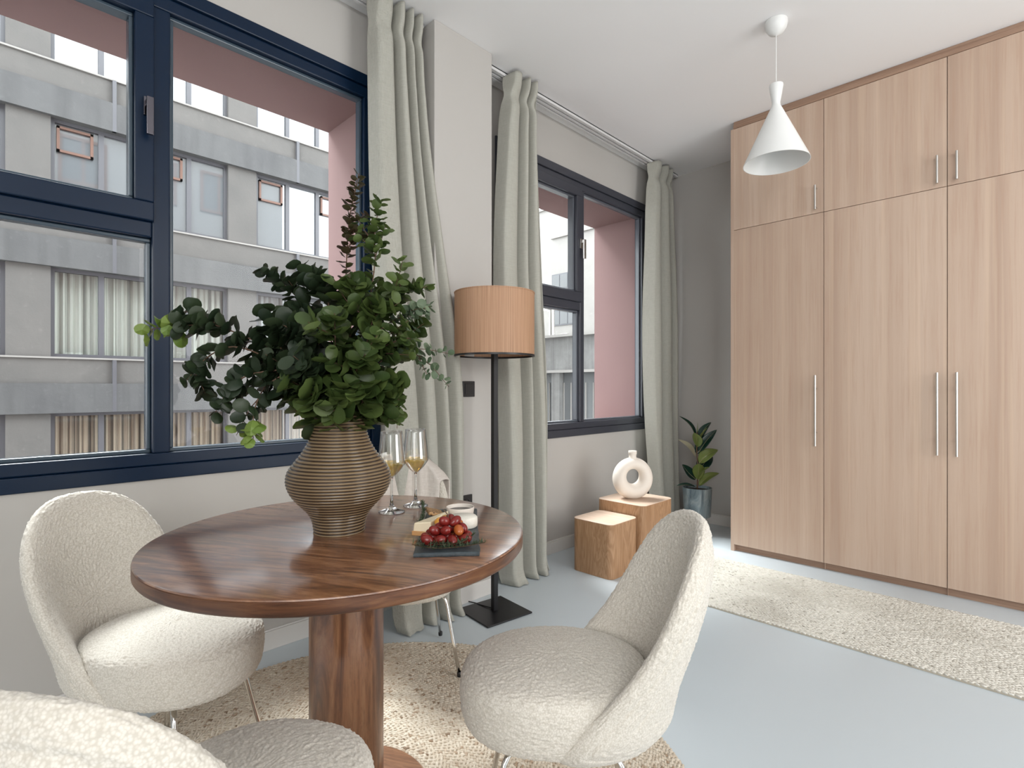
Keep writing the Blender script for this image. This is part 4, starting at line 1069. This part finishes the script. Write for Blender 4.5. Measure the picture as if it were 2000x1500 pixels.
for a in [((-.01, 0, .74), (-.135, .03, .925), .036, .03, D, .4), ((0, -.01, .68), (-.05, -.08, .80), .045, .01, G_, .2), ((.0, -.01, .68), (.055, -.07, .84), .040, .01, G_, -.3),
          ((.01, 0, .72), (.13, .05, .875), .036, .025, D, -.3), ((.01, -.01, .64), (.145, -.03, .82), .042, .02, D, -.9), ((0, .01, .62), (.10, .08, .72), .045, .02, D, -.3), ((-.01, .01, .60), (-.14, .04, .735), .040, .02, Pl, .5),
          ((.01, -.01, .55), (.155, -.03, .66), .055, .03, G_, -.8), ((.01, .0, .48), (.14, .05, .60), .06, .03, D, -.6), ((0, -.02, .42), (-.02, -.10, .56), .050, .02, G_, .1), ((.01, -.01, .42), (.07, -.08, .53), .052, .015, G_, -.4),
          ((-.01, 0, .42), (-.12, .0, .54), .050, -.01, D, .9), ((.01, -.01, .37), (.165, -.03, .475), .038, .035, G_, -.7), ((-.01, 0, .36), (-.17, -.02, .375), .030, .01, D, .2)]:
    big_leaf(vl(*a[0]), vl(*a[1]), *a[2:])
MB().tube(catmull([(0, 0, .80), (.002, 0, .83), (.004, 0, .88)], 8), [.004, .004, .0038, .0034, .003, .0024, .0018, .001, .0004], 6).build('growing_tip', M['ficus_green'], Fp, smooth=True)

# ------------------------------------------------------------------ the street outside
struct(MB().box(-60, -2.98, -40, 60, -4.7, -4.5).build('ground', M['bounce_paving']))
XF = -14.5
def office():
    B = thing('office_building', (XF, 4.2, -4.5), label='grey concrete office block with bands of windows across the street', cat='building')
    ox, oy, oz = XF, 4.2, -4.5
    Y0_, Y1_ = -11.79, 12.63
    fl = [(-1.25, 0.63), (1.80, 3.665), (4.86, 6.775), (7.94, 9.88), (11.05, 12.9)]
    low = MB(); up = MB(); sills = MB(); joint = MB()
    prev = -4.5
    for (a, b) in fl + [(14.6, 14.6)]:
        # band between windows below (prev) and windows above (a)
        if prev > -4: mid = prev + 0.62
        else: mid = a - 0.6
        up.box(-0.30 , 0.10, Y0_ - oy, Y1_ - oy, prev - oz, mid - oz)          # darker, board marked lower strip, proud of the wall
        low.box(-0.30, 0.02, Y0_ - oy, Y1_ - oy, mid - oz, a - oz)
        if b > a: sills.box(-0.20, 0.06, Y0_ - oy, Y1_ - oy, a - 0.035 - oz, a - oz)
        prev = b
    y = Y0_
    groups = []
    while y < Y1_ - 1:
        low.box(-0.32, 0.0, y - oy, y + 0.68 - oy, -4.5 - oz, 14.6 - oz); groups.append((y + 0.68, y + 4.07)); y += 4.07
    low.box(-0.32, 0.0, Y1_ - oy, Y1_ + .3 - oy, -4.5 - oz, 14.6 - oz)
    low.box(-9, -1.6, Y0_ - oy, Y1_ + .3 - oy, -4.5 - oz, 14.6 - oz)
    w1 = low.build('wall', M['conc_a'], B)
    up.build('spandrel', M['conc_b'], B)['label'] = 'board-marked concrete strips'
    sills.build('sill', M['conc_w'], B)
    for yj in (2.12, 6.0): joint.box(0.0, 0.105, yj - oy, yj + .08 - oy, -4.5 - oz, 14.6 - oz)
    joint = MB()
    for (a, b) in zip([f[1] for f in fl[:-1]], [f[0] for f in fl[1:]]):
        for yj in (2.12, 6.19): joint.box(0.02, 0.102, yj - oy, yj + .07 - oy, a - oz, b - oz - .04)
    joint.build('joint', M['alu'], B)['label'] = 'dark expansion joint'
    rng = random.Random(9)
    for (g0, g1) in groups:
        if g1 < -2.5: continue
        for fi, (a, b) in enumerate(fl):
            if fi == 4 and g1 < -10: continue
            fr = MB(); t = 0.07
            def bb(m_, y0, y1, z0, z1, x0=-0.20, x1=-0.10): m_.box(x0, x1, y0 - oy, y1 - oy, z0 - oz, z1 - oz)
            bb(fr, g0, g1, a, a + t); bb(fr, g0, g1, b - t, b); bb(fr, g0, g0 + t, a + t, b - t); bb(fr, g1 - t, g1, a + t, b - t)
            n = 4; ww = (g1 - g0) / n
            for i in range(1, n): bb(fr, g0 + i * ww - .05, g0 + i * ww + .05, a + t, b - t)
            F_ = fr.build('window_frame', M['alu'], B)
            pm = MB(); bb(pm, g0 + t, g1 - t, a + t, b - t, -0.16, -0.15)
            pm.build('pane', M['pane_clear'] if fi < 2 else (M['pane_mid'] if fi == 2 else M['pane_hi']), F_)
            if fi < 2:
                bm_ = MB(); y = g0 + .05; col = M['blind'] if fi == 1 else M['blind_b']
                wv = []
                NN = 110
                for q in range(NN + 1):
                    yy = g0 + .04 + (g1 - g0 - .08) * q / NN; xx = -0.33 + 0.03 * sin(q * 1.3) + 0.02 * sin(q * .37)
                    wv.append((xx, yy - oy, a + .02 - oz)); wv.append((xx, yy - oy, b - .02 - oz))
                bm_.add(wv, [(2 * q, 2 * q + 2, 2 * q + 3, 2 * q + 1) for q in range(NN)])
                bm_.build('blind', M['blind_g'] if (fi == 1 and 4 < g0 < 8) else col, F_)
            else:   # tilted top lights
                for i in (0, 2):
                    tl = MB(); y0 = g0 + i * ww + .1; y1 = y0 + ww * .72; zt_, zb = b - .12, b - .66
                    for (p, q, r_, s_) in ((y0, y1, zb, zb + .05), (y0, y1, zt_ - .05, zt_), (y0, y0 + .05, zb, zt_), (y1 - .05, y1, zb, zt_)):
                        bb(tl, p, q, r_, s_, -0.145, -0.09)
                    tl.build('top_light', M['alubrown'], F_)
    MB().box(-9.2, 0.15, Y0_ - oy - .1, Y1_ + .4 - oy, 14.6 - oz, 14.9 - oz).build('parapet', M['conc_b'], B)
office()
def end_buildings():
    B = thing('low_building', (-15, 19, -4.5), label='weathered low building with shutters at the end of the street', cat='building')
    ox, oy, oz = -15, 19, -4.5
    m = MB()
    m.box(-11, 8, 0, 5.4, 1.93 - oz, 3.5 - oz)
    for x in (-26 , -20.2, -18.1, -15.95, -13.2, -10.6, -8.0): m.box(x - ox - .25, x - ox + .22, 0, .6, 0, 1.93 - oz)
    m.box(-11, 8, 0.5, 5.4, 0, 1.93 - oz)
    m.build('wall', M['conc_old'], B)
    MB().box(-11.2, 8.2, -.18, 5.5, 3.5 - oz, 3.62 - oz).box(-11, 8, -.08, .2, 1.86 - oz, 1.98 - oz).build('parapet', M['conc_w'], B)
    for x0, x1 in ((-19.95, -18.4), (-17.85, -16.25), (-15.7, -13.5), (-12.95, -10.9)):
        f = MB().box(x0 - ox, x1 - ox, .3, .42, 0, 1.86 - oz).build('shutter', M['shutter'], B)
        d = MB(); xx = x0
        while xx < x1: d.box(xx - ox, xx + .05 - ox, .26, .31, 0, 1.4 - oz); xx += .42
        d.build('shutter_rib', M['conc_w'], f)
    p = MB(); p.tube([(-6 , 1.5, 3.62 - oz), (-1.4, 1.5, 3.75 - oz)], .12, 8).tube([(-2.2, 1.2, 3.6 - oz), (-2.2, 1.2, 5.0 - oz), (-2.9, 1.2, 5.2 - oz)], .14, 8)
    p.build('roof_pipe', M['steel'], B, auto=40)
    B = thing('tall_white_building', (-20, 25, -4.5), label='tall pale building against the sky, behind the low building', cat='building')
    ox, oy, oz = -20, 25, -4.5
    m = MB().box(-12, -1.35, 0, 12, 0, 12.2 - oz).box(-1.35, 9, 0, 12, 0, 10.3 - oz)
    m.build('wall', M['conc_w'], B)
    MB().box(-12.1, -1.25, -.12, 12, 12.2 - oz, 12.35 - oz).box(-1.25, 9, -.12, 12, 10.3 - oz, 10.42 - oz).build('coping', M['conc_w'], B)
    for x0 in (-24.6, -21.25, -17.6):
        for z0 in (0.9, 4.95, 7.15, ):
            f = MB().box(x0 - ox, x0 + 1.9 - ox, -.04, .05, z0 - oz, z0 + .95 - oz).build('window_frame', M['alu'], B)
            q = MB()
            for i in range(3): q.box(x0 + .06 + i * .62 - ox, x0 + .60 + i * .62 - ox, -.06, -.03, z0 + .07 - oz, z0 + .88 - oz)
            q.build('pane', M['shutter'], f)
end_buildings()
